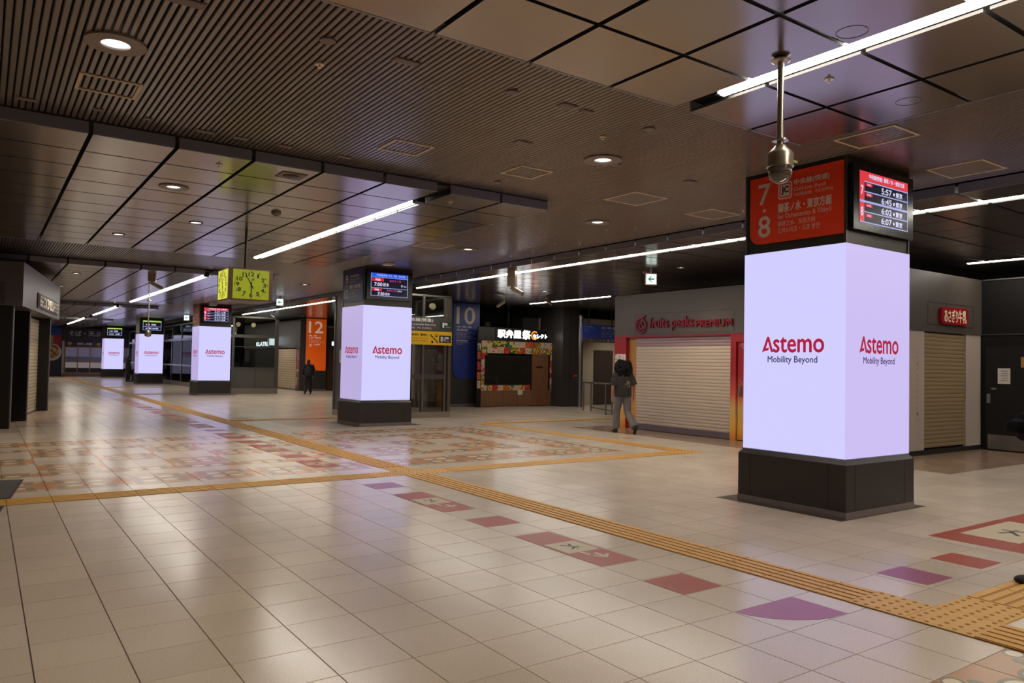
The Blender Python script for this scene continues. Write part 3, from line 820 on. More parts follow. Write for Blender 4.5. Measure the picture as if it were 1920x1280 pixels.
MB().box(.03, .075, -.082, -.076, 2.872, 2.886).build('label_plate', mat('label_yellow', (150, 140, 60), .5), t)
# ---------------------------------------------------------------- other security cameras
def bullet(x, y, drop, az, label, box_mount=False):
    t = thing('bullet_camera', label, 'camera', (x, y, ZP), R(az), 'small ceiling bullet cameras')
    if box_mount: box('junction_box', M_ALU, t, -.09, .09, -.09, .09, -drop+.06, -.0); 
    else: MB().cyl((0, 0, -drop+.05), (0, 0, 0), .02, n=12).build('stem', M_ALU, t)
    MB().ell((0, 0, -drop+.04), (.035, .035, .035), 12, 8).build('joint', M_ALU, t, smooth=True)
    a = Vector((0, .02, -drop+.03)); b = Vector((0, -.24, -drop-.1))
    MB().cyl(a, b, .045, .05, 16).build('housing', M_ALU, t, smooth='auto')
    MB().cyl(b, b+(b-a).normalized()*.012, .04, n=16).build('lens', M_BLACK, t, smooth='auto')
bullet(9.6, 13.75, .42, 40, 'pale bullet camera hanging under the longest batten', True)
bullet(13.1, 19.2, .20, 200, 'bullet camera above the blue 10 banner')
bullet(3.48, 21.0, .22, 75, 'bullet camera on the far panels left of the clock', True)
bullet(14.2, 18.5, .12, 20, 'tiny camera at the left end of the batten above the bento shop')
bullet(10.6, 34.0, .10, 20, 'tiny camera at the top left of the orange 12 banner')
t = thing('ceiling_microphone', 'slim hanging pole with a small head in front of the distant batten', 'camera', (4.34, 26.6, 0))
MB().cyl((0, 0, 2.35), (0, 0, ZP), .022, n=10).build('pole', M_ALU, t); MB().lathe((0, 0, 2.15), [(.03, 0), (.1, .04), (.1, .17), (.04, .22)], 16).build('head', M_ALU, t, smooth='auto'); MB().lathe((0, 0, 3.30), [(.03, 0), (.08, .02), (.03, .05)], 14).build('collar', M_ALU, t, smooth='auto')

# ---------------------------------------------------------------- green exit signs
M_EXITW = glow('exit_face', (226, 246, 236), 1.6); M_EXITG = glow('exit_green', (20, 140, 84), .8)
def exit_sign(x, y, label, s=.36, drop=.42):
    t = thing('exit_sign', label, 'exit sign', (x, y, ZP), R(-35), 'green arrow exit signs')
    box('case', M_WHITE, t, -s/2-.015, s/2+.015, 0, .07, -drop-.015, -drop+s+.015)
    box('hanger', M_STEEL, t, -.02, .02, .02, .05, -drop+s+.015, .13 if x < 9.2 else 0)
    f = box('lit_face', M_EXITW, t, -s/2, s/2, -.004, 0, -drop, -drop+s)
    c = -drop+s/2; a = MB()
    a.add([(x_*s, -.006, c+z_*s) for x_, z_ in ((-.34, 0), (-.02, .3), (.1, .3), (-.12, .07), (.32, .07), (.32, -.07), (-.12, -.07), (.1, -.3), (-.02, -.3))], [tuple(range(9))])
    a.build('arrow', M_EXITG, f, fix=False)
exit_sign(11.62, 11.47, 'green left-arrow exit sign hanging above the fruit shop', .21, .325)
exit_sign(8.44, 26.21, 'green left-arrow exit sign between the clock and the orange 12 banner', .22, .19)
exit_sign(8.36, 40.5, 'tiny distant green exit sign left of the orange-signed column', .25, .19)

# ---------------------------------------------------------------- hanging clock
M_CASE = mat('clock_case', (98, 78, 62), .4, .4)
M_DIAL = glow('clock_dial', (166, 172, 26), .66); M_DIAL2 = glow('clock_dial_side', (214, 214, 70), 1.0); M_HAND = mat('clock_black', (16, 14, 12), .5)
t = thing('hanging_clock', 'square four-faced station clock with lit yellow-green dials hanging from the ceiling', 'clock', (3.477, 12.6, 0))
MB().cyl((0, 0, 2.94), (0, 0, ZP), .022, n=14).build('pole', mat('clock_pole', (48, 40, 36), .5), t)
ch, cz0, cz1 = .345, 2.432, 2.945
cs = MB().box(-ch, ch, -ch, ch, cz0, cz1).build('case', M_CASE, t)
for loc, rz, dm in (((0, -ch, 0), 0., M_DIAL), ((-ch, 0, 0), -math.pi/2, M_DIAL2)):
    d = MB().box(-.283, .283, -.006, .0, cz0+.026, cz1-.022).build('dial', dm, t, loc=loc, rz=rz)
    zc = (cz0+cz1)/2; ra, rb = .258, .212
    tk = MB()
    for i in range(60):
        a = R(6*i); q = .0085 if i % 5 == 0 else .0035
        tk.cbox(ra*math.sin(a), -.008, zc+rb*math.cos(a), q*2, .002, q*2)
    tk.build('minute_mark', M_HAND, d, fix=False)
    L = []
    for h in range(1, 13):
        a = R(30*h); x_, z_ = ra*.82*math.sin(a), rb*.78*math.cos(a); wd = .011 if h == 1 else .024 if h < 10 else .03 if h == 11 else .042
        L.append((str(h), x_-wd, x_+wd, z_+zc-.029, z_+zc+.029, .0035))
    lettering(d, M_HAND, L, -.0085, 'numeral')
    lettering(d, mat('clock_mark_green', (40, 110, 60), .5), [('JR', -.0, .055, zc+.055, zc+.10, .003)], -.0085, 'railway_mark')
    def hand(name, ang, ln, tail, wd):
        a = R(ang); u = Vector((math.sin(a), 0, math.cos(a))); v = Vector((math.cos(a), 0, -math.sin(a))); c = Vector((0, -.011, zc))
        pts = [c-u*tail+v*wd, c-u*tail-v*wd, c+u*ln-v*wd*.6, c+u*ln+v*wd*.6]
        MB().add(pts+[p+Vector((0, .002, 0)) for p in pts], [(0, 1, 2, 3), (7, 6, 5, 4), (0, 4, 5, 1), (1, 5, 6, 2), (2, 6, 7, 3), (3, 7, 4, 0)]).build(name, M_HAND, d)
    hand('minute_hand', -28, .215, .07, .009); hand('hour_hand', 178, .14, .04, .012)

# ================================================================== SHOPS AND WALLS ON THE RIGHT
def glass_material(name, tint=(228, 233, 230), gloss=.12, refl=.7):
    if name in MATS: return MATS[name]
    m = bpy.data.materials.new(name); m.use_nodes = True; nt = m.node_tree; g = G(m)
    nt.nodes.remove(nt.nodes['Principled BSDF']); out = nt.nodes['Material Output']
    tr = g.n('ShaderNodeBsdfTransparent'); tr.inputs[0].default_value = col4(tint)
    gl = g.n('ShaderNodeBsdfGlossy'); gl.inputs['Roughness'].default_value = .03
    fr = g.n('ShaderNodeFresnel'); fr.inputs['IOR'].default_value = 1.5
    mx = g.n('ShaderNodeMixShader'); g.put(mx.inputs[0], g.m('ADD', g.m('MULTIPLY', fr.outputs[0], refl), gloss*.3))
    nt.links.new(tr.outputs[0], mx.inputs[1]); nt.links.new(gl.outputs[0], mx.inputs[2]); nt.links.new(mx.outputs[0], out.inputs['Surface'])
    MATS[name] = m
    return m
GLASS = glass_material('clear_pane'); GLASSD = glass_material('smoked_pane', (168, 172, 168), .06, .16)
M_SHUT = mat('shutter_cream', (196, 178, 160), .5, noise=.04, nscale=3)
M_SHUTTOP = mat('shutter_lilac', (150, 126, 130), .5)
M_REDP = mat('red_panel', (152, 24, 34), .45)
M_PAPER = mat('paper', (214, 206, 196), .7)

def shutter(parent, x0, x1, z0, z1, pitch, m=None, y=.02, tops=0):
    """roller shutter: every slat a piece of its own, bowed a little"""
    s = MB().box(x0, x1, y+.02, y+.05, z0, z1).build('shutter', mat('shutter_back', (120, 106, 94), .6), parent, fix=False)
    n = max(1, round((z1-z0)/pitch)); h = (z1-z0)/n
    def me(mm):
        mb = MB(); pr = [(0, .0), (-.006, h*.15), (-.009, h*.5), (-.006, h*.85), (0, h-.004)]
        mb.add([(x, y+.012+a, b) for x in (x0, x1) for a, b in pr], [(i+1, i, 5+i, 6+i) for i in range(4)]+[(0, 1, 2, 3, 4), (9, 8, 7, 6, 5), (4, 0, 5, 9)])
        return mb.mesh('shutter_slat', mm)
    a = me(m or M_SHUT); b = me(M_SHUTTOP) if tops else None
    for i in range(n): link('shutter_slat', b if tops and i >= n-tops else a, s, (0, 0, z0+h*i))
    return s

def outline(parent, x0, x1, z0, z1, y=-.022, w_=.008, m=None, name='board_joint'):
    mb = MB()
    for a in ((x0, x1, z0, z0+w_), (x0, x1, z1-w_, z1), (x0, x0+w_, z0, z1), (x1-w_, x1, z0, z1)): mb.box(a[0], a[1], y-.001, y+.001, a[2], a[3])
    return mb.build(name, m or M_BLACK, parent, fix=False)

# ---- fruit shop
t = thing('fruit_shop_front', 'closed fruit parlour front with raised red sign, cream roller shutter and red-to-orange pillars', 'shop front', (12.9, 13.95, 0), FACE_MINUS_X)
fa = box('fascia', M_TAUPE, t, 0, 6.9, -.02, .3, 2.235, 3.24)
outline(fa, .71, 3.66, 2.275, 2.75, -.0215)
M_REDL = mat('raised_red_letter', (122, 20, 32), .3)
lettering(fa, M_REDL, [('fruits peaks', 1.23, 2.56, 2.335, 2.655, .004), ('PREMIUM', 2.64, 3.62, 2.40, 2.545, .004)], -.062, 'raised_lettering', depth=.038)
em = MB(); cx, cz = .94, 2.475
def ringpoly(mb, cx, cz, ra, rb, n=28, y=-.062, a0=0, a1=360, squash=1.):
    pts = [(cx+r_*math.cos(R(a0+(a1-a0)*i/n))*squash, cz+r_*math.sin(R(a0+(a1-a0)*i/n))) for r_ in (ra, rb) for i in range(n+1)]
    v = [(x, y, z) for x, z in pts]+[(x, y+.04, z) for x, z in pts]; k = n+1
    f = []
    for i in range(n):
        f += [(i, i+1, k+i+1, k+i), (2*k+i+1, 2*k+i, i, i+1)[::-1], (k+i, k+i+1, 3*k+i+1, 3*k+i)]
    mb.add(v, f)
ringpoly(em, cx, cz, .19, .155); ringpoly(em, cx-.03, cz-.01, .12, .095, a0=40, a1=300); ringpoly(em, cx+.05, cz+.01, .11, .085, a0=-120, a1=110); ringpoly(em, cx+.01, cz, .06, .035, a0=0, a1=250)
em.prism_xz([(cx+.02, cz+.18), (cx+.10, cz+.19), (cx+.16, cz+.235), (cx+.10, cz+.245), (cx+.05, cz+.23)], -.062, -.022)
em.build('peach_emblem', M_REDL, fa)
box('roof', M_BLACKW, t, .03, 6.9, .3, 3.2, 2.9, 3.2)
box('side_wall', M_DARKW, t, 0.02, .06, .3, 3.2, 0, 2.9)
M_FADE = ramp_material('pillar_print_fade', [(0., (214, 128, 44)), (.62, (156, 30, 40)), (.12, (226, 170, 74)), (.3, (214, 172, 100)), (.42, (205, 90, 70)), (1., (150, 24, 34))], 2, 0, 2.23)
M_GOLD = ramp_material('reveal_print_fade', [(0., (206, 122, 46)), (1., (168, 124, 60)), (.25, (206, 150, 76)), (.5, (190, 110, 70)), (.75, (176, 128, 66))], 2, 0, 2.23)
p = box('pillar', M_FADE, t, 0, .41, -.01, .3, 0, 2.235)
for i, (a, b, c, d) in enumerate(((.03, .21, 1.53, 1.80), (.215, .40, 1.53, 1.80), (.03, .21, 1.23, 1.52), (.215, .40, 1.23, 1.52))):
    box('poster', print_material('poster_red_ink_%d' % i, (222, 206, 196), [(190, 60, 70), (150, 140, 90)], 16+2*i, 'dots'), p, a, b, -.014, -.01, c, d)
box('reveal', M_GOLD, t, .41, .69, .10, .3, 0, 2.235); box('reveal_side', M_REDP, t, .405, .42, -.005, .12, 0, 1.3)
shutter(t, .69, 3.56, .135, 2.2, .0737, y=.06, tops=3)
box('red_lintel', M_REDP, t, .41, 3.7, -.004, .1, 2.2, 2.237)
box('shutter_sill', mat('sill_grey', (112, 100, 106), .45, .3), t, .69, 3.56, .02, .12, .012, .135)
box('door_post', M_FADE, t, 3.56, 3.70, -.01, .3, 0, 2.2)
d = box('door', M_FADE, t, 3.72, 4.62, .03, .07, .02, 2.06)
box('glazing', GLASSD, d, 3.92, 4.45, .02, .03, .3, .95); box('notice', M_PAPER, d, 3.93, 4.35, .026, .03, 1.15, 1.86)
lettering(d, M_REDL, [('フルーツ', 3.96, 4.3, 1.72, 1.79), ('PEAKS', 3.96, 4.3, 1.2, 1.25)], .024)
box('sticker', print_material('sticker_mixed', (206, 170, 40), [(60, 60, 160), (180, 40, 60)], 20, 'blobs'), d, 3.8, 4.3, .026, .03, 1.92, 2.03)
h = box('handle', M_STEEL, d, 3.77, 3.83, -.01, .03, .93, 1.15); box('lock', M_STEEL, d, 3.78, 3.82, .01, .03, 1.24, 1.28)
box('red_header', M_REDP, t, 3.70, 4.7, -.008, .3, 2.06, 2.235)
box('end_wall', M_DARKW, t, 4.62, 6.9, -.005, .3, 0, 2.235)

# ---- milk stand round the corner
t = thing('milk_stand_front', 'closed milk stand with a red rounded badge sign, shutter and white pillars', 'shop front', (12.9, 6.95, 0), 0.)
fa = box('fascia', M_TAUPE, t, 0, 3.29, -.03, .05, 2.24, 3.34)
outline(fa, 1.17, 2.92, 2.37, 2.79, -.0315)
bd = MB().prism_xz(rect_round(1.56, 2.6, 2.40, 2.715, (.09,)*4, 6), -.09, -.031).build('badge', mat('badge_red', (150, 14, 28), .35), fa)
lettering(fa, mat('badge_cream', (232, 208, 176), .4), [('あさぎり', 1.66, 2.18, 2.44, 2.675, .007), ('牛乳', 2.2, 2.52, 2.44, 2.675, .007)], -.093, 'badge_lettering')
M_PIL = mat('white_pillar', (178, 164, 154), .5)
p = box('pillar', M_PIL, t, 0, 1.09, -.01, .05, .09, 2.24)
lettering(p, mat('grey_print', (104, 92, 88), .6), [(c, .82, .87, 1.82-.1*i, 1.875-.1*i) for i, c in enumerate('牛乳屋さんのソフトクリーム')], -.013)
shutter(t, 1.10, 2.66, .12, 2.22, .075, mat('shutter_tan', (142, 122, 92), .5), y=0.)
box('pillar', M_PIL, t, 2.68, 3.29, -.01, .05, .09, 2.24)
box('plinth', M_BLACKW, t, 0, 3.29, -.015, .05, 0, .09)
# ---- dark recess wall with a service door
wl = structure(MB().box(16.2, 16.35, -13, 6.94, 0, 3.34).build('wall_recess', mat('recess_black', (15, 14, 14), .7, spec=.25), fix=False))
box('ledge', M_DSTEEL, wl, 16.185, 16.2, -12.9, 6.9, 2.25, 2.268)
box('top_trim', M_DSTEEL, wl, 16.17, 16.2, -12.9, 6.94, 3.32, 3.345)
dr = structure(MB().box(16.165, 16.198, 5.7, 6.84, .012, 2.03).build('door_1', mat('service_door', (22, 21, 20), .6, spec=.3), fix=False))
box('kick_plate', M_STEEL, dr, 16.16, 16.165, 5.72, 6.80, .03, .31)
box('handle', M_STEEL, dr, 16.12, 16.165, 6.74, 6.80, .92, 1.1); box('lock', M_STEEL, dr, 16.14, 16.165, 6.64, 6.73, 1.18, 1.22)
n_ = box('notice', M_PAPER, dr, 16.162, 16.165, 6.40, 6.62, 1.30, 1.60)
nb = MB()
for i in range(5): nb.box(16.160, 16.162, 6.44, 6.57-.02*(i % 2), 1.54-.045*i, 1.552-.045*i)
nb.build('print_line', mat('notice_ink', (110, 104, 100), .6), n_, fix=False)
box('warning_sticker', mat('sticker_yellow', (160, 120, 50), .6), dr, 16.162, 16.165, 6.12, 6.22, 1.62, 1.82)

# ---- bento shop
t = thing('bento_shop_front', 'small bento shop with lit white sign, colourful printed mural tiles and wooden door', 'shop front', (13.885, 21.95, 0), 0.)
t.scale.x = 1.021
fa = box('fascia', M_DARKW, t, .05, 3.55, -.03, .05, 2.31, 2.77)
sb = box('sign_board', M_BLACKW, fa, .72, 2.98, -.05, -.03, 2.345, 2.74)
M_LIT = glow('lit_letter_white', (255, 255, 255), 7.0)
lettering(sb, M_LIT, [('駅弁屋', .82, 1.79, 2.43, 2.70, .012), ('祭', 1.86, 2.2, 2.41, 2.71, .014), ('セレクト', 2.32, 2.94, 2.455, 2.60, .010)], -.056, 'lit_lettering')
rg = MB(); ringpoly(rg, 2.39, 2.55, .155, .115, y=-.054, a0=45, a1=330); rg.build('lit_ring', glow('lit_ring_orange', (255, 110, 20), 3.0), sb)
box('shell', M_BLACKW, t, .45, 3.5, .1, 2.1, 0, 2.7)
PAL = [print_material('mural_%d' % i, bg, ink, s, k) for i, (bg, ink, s, k) in enumerate([
    ((206, 176, 48), [(170, 60, 30), (110, 120, 50)], 14, 'blobs'), ((206, 80, 34), [(150, 60, 70)], 10, 'blobs'), ((210, 196, 168), [(50, 46, 44), (190, 60, 40)], 22, 'dots'),
    ((204, 60, 40), [(210, 190, 160)], 9, 'blobs'), ((214, 198, 170), [(60, 90, 140), (200, 70, 40), (90, 130, 60)], 12, 'blobs'), ((206, 130, 40), [(190, 60, 30)], 16, 'check'),
    ((70, 110, 66), [(206, 180, 60), (40, 60, 40)], 12, 'blobs'), ((212, 196, 176), [(190, 150, 130)], 24, 'check'), ((190, 40, 46), [(210, 110, 60)], 8, 'dots'), ((200, 190, 90), [(60, 120, 120), (200, 90, 40)], 10, 'blobs')])]
rnd = random.Random(3)
tw = .235
for r_ in range(8):
    for c_ in range(15):
        x0 = .20+tw*c_*.97; x1 = x0+tw*.97-.004; z0 = .575+.2165*r_; z1 = z0+.2125
        if x1 > 3.56: continue
        xc, zc_ = (x0+x1)/2, (z0+z1)/2
        if 2.33 < xc < 3.07 and zc_ < 1.88: continue
        if .35 < xc < 2.18 and .77 < zc_ < 1.80: continue
        box('mural_tile', PAL[rnd.randrange(len(PAL))], t, x0, x1, -.012, .05, z0, z1)
cor = box('corner_board', M_BLACK, t, .02, .19, -.01, .05, 0, 2.31)
for i, zz in enumerate((.65, .95, 1.3, 1.65, 1.95)): box('corner_print', PAL[(i*3+2) % 10], cor, .04, .17, -.014, -.01, zz, zz+.26)
wd = box('window', mat('window_frame_dark', (44, 40, 36), .4), t, .33, 2.2, -.016, .05, .76, 1.80)
box('pane', mat('dark_glass', (40, 38, 34), .08, spec=.7), wd, .36, 2.17, -.02, -.016, .79, 1.77)  # dark glass of the shop window
WOOD = stripe_material('walnut_board', (104, 72, 50), (126, 88, 62), (148, 106, 76), 0, 22.)
dd = box('door', stripe_material('door_wood', (110, 72, 48), (126, 84, 56), (140, 96, 64), 0, 26.), t, 2.34, 3.05, -.018, .05, .02, 1.87)
box('closer', M_STEEL, dd, 2.75, 2.98, -.04, -.018, 1.79, 1.83); box('name_plate', M_BLACK, dd, 2.5, 2.8, -.022, -.018, 1.38, 1.44)
MB().cyl((2.4, -.05, .95), (2.4, -.018, .95), .02, n=12).build('knob', M_STEEL, dd)
pl = MB().box(0, .098, 0, .05, 0, .555).mesh('plank', WOOD)
for i in range(33):
    x0 = .2+.1015*i
    if 2.30 < x0+.05 < 3.07: continue
    link('plank', pl, t, (x0, -.012-(.003 if i % 3 == 0 else 0), .02))
box('notice', M_PAPER, t, 1.72, 1.93, -.018, -.014, .42, .59)
box('kerb', M_STEEL, t, .9, 2.2, -.014, .05, 0, .02)

# ---- wall panel with the blue platform 10 banner
wp = structure(MB().box(12.95, 14.22, 22.3, 23.6, 0, ZP).build('wall_pier', M_DARKW, fix=False))
box('baseboard', M_STONE, wp, 12.94, 14.23, 22.28, 22.3, 0, .11)
def banner(loc, w_, z0, z1, rgb, lines, label, rad, gold=None):
    t = thing('platform_banner', label, 'banner', loc, 0., 'tall platform number banners')
    MB().prism_xz(rect_round(0, w_, z0, z1, (rad, 0, 0, 0), 8), -.03, 0).build('sheet', mat('banner_%d_%d_%d' % rgb, rgb, .4, emit=.3 if rgb[0] > 200 else 0.), t)
    H = z1-z0
    lettering(t, gold or M_SIGNW, [(s, w_*a, w_*b, z0+H*c, z0+H*d, *e) for s, a, b, c, d, e in lines], -.032)
    return t
banner((13.14, 22.298, 0), 1.04, .97, 3.565, (40, 58, 140), [('10', .12, .82, .725, .95, (.012,)), ('大月・甲府・松本', .13, .70, .672, .70, (.002,)), ('河口湖方面', .13, .54, .63, .662, (.002,)), ('for Ōtsuki, Kōfu, Matsumoto', .13, .86, .60, .618, ()), ('& Kawaguchiko', .13, .5, .578, .595, ()),
       ('大月、甲府、松本、河口湖方向', .13, .74, .555, .572, ()), ('오쓰키・고후・마쓰모토 방면', .13, .88, .53, .547, ()), ('中央本線(特急)', .11, .55, .49, .515, (.002,)), ('Chūō Line (Limited Express)', .11, .6, .47, .484, ()), ('中央本线(特快)', .11, .35, .45, .463, ())],
       'tall blue platform 10 banner with curved corner beside the bento shop', .33, mat('banner_letter_cream', (206, 196, 176), .45))
structure(MB().box(12.9, 21.7, 24.6, 24.8, 0, 3.8).build('wall_service', M_BLACKW, fix=False))
dk = structure(MB().box(17.16, 17.98, 21.3, 24.6, 0, ZP).build('wall_dark_pier', M_DARKW, fix=False))
box('panel_joint', M_BLACK, dk, 17.5, 17.508, 21.297, 21.3, 0, ZP); box('call_box', mat('call_box_red', (150, 30, 30), .5), dk, 17.62, 17.72, 21.26, 21.3, 1.05, 1.15); box('call_tag', mat('call_tag_yellow', (170, 150, 50), .5), dk, 17.74, 17.82, 21.28, 21.3, 1.1, 1.16)
box('lever', M_STEEL, dk, 17.8, 17.86, 21.26, 21.3, .85, .9)
cw = structure(MB().box(17.98, 21.7, 22.0, 22.2, 0, 3.3).build('wall_corridor', M_CREAMW, fix=False))
d2 = structure(MB().box(19.25, 20.2, 21.96, 21.995, .012, 2.1).build('door_2', mat('corridor_door', (74, 62, 56), .5), fix=False))
box('handle', M_STEEL, d2, 20.08, 20.14, 21.92, 21.96, .95, 1.05)
box('call_panel', M_STEEL, cw, 18.45, 18.62, 21.97, 22.0, .85, 1.2)
# pipes above the bento shop
t = thing('water_pipe', 'pale elbowed pipe above the lit bento sign', 'pipe', (0, 0, 0))
MB().tube([(14.5, 24.2, 2.86), (16.75, 24.2, 2.86), (16.75, 24.2, 3.53)], .05, 12).build('pipe_run', mat('pipe_beige', (150, 136, 118), .5), t, smooth=True)
MB().cyl((14.9, 24.2, 2.86), (14.96, 24.2, 2.86), .066, n=14).build('coupling', mat('pipe_beige', (150, 136, 118), .5), t); box('bracket', M_DSTEEL, t, 15.5, 15.54, 24.1, 24.3, 2.78, 2.94)
t = thing('duct', 'grey air duct box above the right end of the bento shop', 'duct', (16.3, 22.6, 2.78))
box('duct_body', mat('duct_grey', (72, 70, 70), .4, .4), t, 0, .8, 0, .8, 0, .45); box('duct_flange', mat('pipe_beige', (150, 136, 118), .5), t, .72, .8, -.02, 0, -.02, .47)
t = thing('valve_box', 'small pale box standing on the bento shop roof pipe', 'box', (15.75, 24.2, 2.92)); box('valve_body', mat('pipe_beige', (150, 136, 118), .5), t, -.09, .09, -.08, .08, 0, .16); box('valve_lid', M_PLATE, t, -.1, .1, -.09, .09, .16, .18)
# metal pole, barrier and hanging blue sign
t = thing('steel_pole', 'round steel pole between the bento shop and the corridor door', 'pole', (17.66, 20.9, 0))
MB().cyl((0, 0, .01), (0, 0, 3.3), .085, n=20).build('shaft', M_STEEL, t, smooth='auto'); MB().lathe((0, 0, 0), [(.13, 0), (.13, .012), (.09, .02)], 20).build('base_flange', M_STEEL, t, smooth='auto')
t = thing('barrier_rail', 'steel hoop barrier in front of the corridor door', 'barrier', (0, 0, 0))
for a in ((16.5, 19.35), (16.62, 19.1), (15.78, 17.45), (15.95, 17.35)):
    MB().cyl((*a, 0), (*a, .93), .026, n=12).build('post', M_STEEL, t, smooth='auto')
MB().tube([(16.62, 19.1, .94), (15.95, 17.35, .94)], .024, 10).build('top_rail', M_DSTEEL, t, smooth=True); MB().tube([(16.5, 19.35, .94), (15.78, 17.45, .94)], .024, 10).build('top_rail', M_DSTEEL, t, smooth=True)
MB().tube([(16.62, 19.1, .12), (15.95, 17.35, .12)], .016, 8).build('lower_rail', M_DSTEEL, t, smooth=True)
t = thing('direction_board', 'hanging blue platform direction board beyond the fruit shop', 'sign', (17.55, 20.7, 0))
s1 = box('blue_sheet', mat('board_blue', (60, 80, 170), .4), t, 0, 1.75, -.02, .04, 2.49, 2.99); s2 = box('grey_strip', mat('board_grey', (90, 86, 90), .5), t, 0, 1.75, -.02, .04, 2.35, 2.485)
box('hanger', M_DSTEEL, t, .3, .33, 0, .03, 2.99, 3.58); box('hanger', M_DSTEEL, t, 1.4, 1.43, 0, .03, 2.99, 3.58)
lettering(s1, M_WHITE, [('中央本線(特急)', .08, .5, 2.87, 2.92), ('Chūō Line (Limited Express)', .08, .6, 2.8, 2.83), ('中央本线', .08, .3, 2.73, 2.76), ('大月・甲府・松本', .9, 1.62, 2.83, 2.94, .003), ('for Ōtsuki, Kōfu & Matsumoto', .9, 1.7, 2.74, 2.79), ('大月、甲府、松本', .9, 1.5, 2.65, 2.7), ('오쓰키・고후', .9, 1.4, 2.56, 2.61)], -.023)
lettering(s2, M_WHITE, [('エスカレーター', .28, .8, 2.395, 2.44), ('Escalator', .84, 1.1, 2.4, 2.435), ('♿', 1.2, 1.26, 2.38, 2.46), ('のりば', 1.36, 1.66, 2.395, 2.44)], -.023)
box('red_mark', mat('mark_red', (190, 40, 50), .5), s2, .14, .22, -.023, -.02, 2.38, 2.45)

# ================================================================== GLASS ENCLOSURES
M_FRAME = mat('enclosure_frame', (112, 106, 98), .35, .7); M_BASE = mat('enclosure_base', (150, 140, 124), .35, .5)
M_YEL = mat('sign_yellow', (214, 168, 28), .45); M_SGREY = mat('sign_dark_grey', (70, 66, 64), .45); M_SGREEN = mat('sign_dark_green', (34, 58, 46), .5)
t = thing('lift_enclosure', 'glass lift enclosure with grey and yellow sign bands behind the blue-signed column', 'glass enclosure', (8.04, 18.17, 0))
W1, D1 = 2.62, 2.0
box('stone_base', M_BASE, t, 0, W1, 0, .1, 0, .16); box('stone_base', M_BASE, t, 0, .1, .1, D1, 0, .16); box('stone_base', M_BASE, t, W1-.1, W1, .1, D1, 0, .16)
for x, w_ in ((0, .09), (.86, .06), (1.72, .06), (2.41, .06), (2.53, .09)): box('post', M_FRAME, t, x, x+w_, 0, .09, .16, 3.33)
for x in (0, W1-.09): box('post', M_FRAME, t, x, x+.09, D1-.09, D1, .16, 3.33)
box('mid_rail', M_DSTEEL, t, .09, 2.41, .01, .07, 1.05, 1.18); box('top_rail', M_FRAME, t, 0, W1, 0, .06, 3.3, 3.35); box('top_rail', M_FRAME, t, 0, .06, .06, D1, 3.3, 3.35); box('top_rail', M_FRAME, t, W1-.06, W1, .06, D1, 3.3, 3.35)
for a, b in ((.09, .86), (.92, 1.72), (1.78, 2.41)):
    for z0, z1 in ((.16, 1.05), (1.18, 1.98), (2.73, 3.3)): box('pane', GLASS, t, a, b, .03, .042, z0, z1)
box('pane', GLASS, t, W1-.045, W1-.03, .09, D1-.09, .16, 3.3)
sp = box('side_panel', mat('side_panel_lilac_grey', (104, 96, 104), .35, .4), t, .02, .05, .09, D1-.09, .16, 3.3)
for y0, y1, z0, z1 in ((1.0, 1.5, 2.3, 2.75), (1.0, 1.6, 1.45, 1.8), (1.1, 1.4, 1.0, 1.35)): box('notice', M_PAPER, sp, .012, .02, y0, y1, z0, z1)
box('red_notice', M_REDP, sp, .012, .02, .9, 1.6, 2.88, 2.95); box('dark_window', M_BLACK, sp, .008, .012, 1.1, 1.35, 2.55, 2.68)
s1 = box('grey_sign_band', M_SGREY, t, .0, 2.60, -.06, .0, 2.355, 2.735)
lettering(s1, M_WHITE, [('中央本線(特急)', 1.02, 2.0, 2.59, 2.70, .003), ('Chūō Line (Limited Express)', .95, 2.08, 2.49, 2.56), ('中央本线(特快)   주오 본선(특급)', 1.0, 1.95, 2.40, 2.46)], -.063)
g1 = box('floor_tag', M_SGREEN, s1, 2.22, 2.56, -.064, -.06, 2.42, 2.63); lettering(g1, M_WHITE, [('1', 2.30, 2.34, 2.47, 2.60, .006), ('階', 2.36, 2.45, 2.53, 2.60, .003), ('st Floor', 2.40, 2.54, 2.465, 2.50)], -.067)
s2 = box('yellow_sign_band', M_YEL, t, .0, 2.60, -.06, .0, 1.985, 2.35)
lettering(s2, M_BLACK, [('南改札', 1.36, 1.58, 2.22, 2.28, .002), ('東改札', 1.62, 1.84, 2.22, 2.28, .002), ('South Gate', 1.36, 1.58, 2.14, 2.17), ('East Gate', 1.62, 1.84, 2.14, 2.17), ('南检票口', 1.36, 1.58, 2.07, 2.10), ('东检票口', 1.62, 1.84, 2.07, 2.10), ('↘', 2.06, 2.14, 2.2, 2.29, .004)], -.063)
st = MB()
for i in range(5): st.box(1.90+.05*i, 1.965+.05*i, -.064, -.06, 2.25-.045*i, 2.27-.045*i); st.box(1.945+.05*i, 1.965+.05*i, -.064, -.06, 2.205-.045*i, 2.27-.045*i)
st.box(1.96, 2.02, -.064, -.06, 2.03, 2.09); st.build('stair_pictogram', M_BLACK, s2, fix=False)
g2 = box('floor_tag', mat('sign_black_green', (26, 34, 36), .5), s2, 2.20, 2.57, -.064, -.06, 2.05, 2.25); lettering(g2, M_WHITE, [('B1', 2.25, 2.39, 2.09, 2.21, .005), ('階', 2.41, 2.5, 2.15, 2.21, .003), ('Floor', 2.42, 2.53, 2.085, 2.115)], -.067)
MB().cyl((2.30, .5, 3.08), (2.30, .56, 3.08), .09, n=22).build('round_lamp', mat('round_lamp_beige', (206, 186, 150), .5), t)
box('lift_frame', M_BLACKW, t, .25, 2.3, 1.7, 1.8, 0.0, 2.6); box('lift_sill', M_STEEL, t, .5, 2.0, 1.65, 1.7, .4, .5)
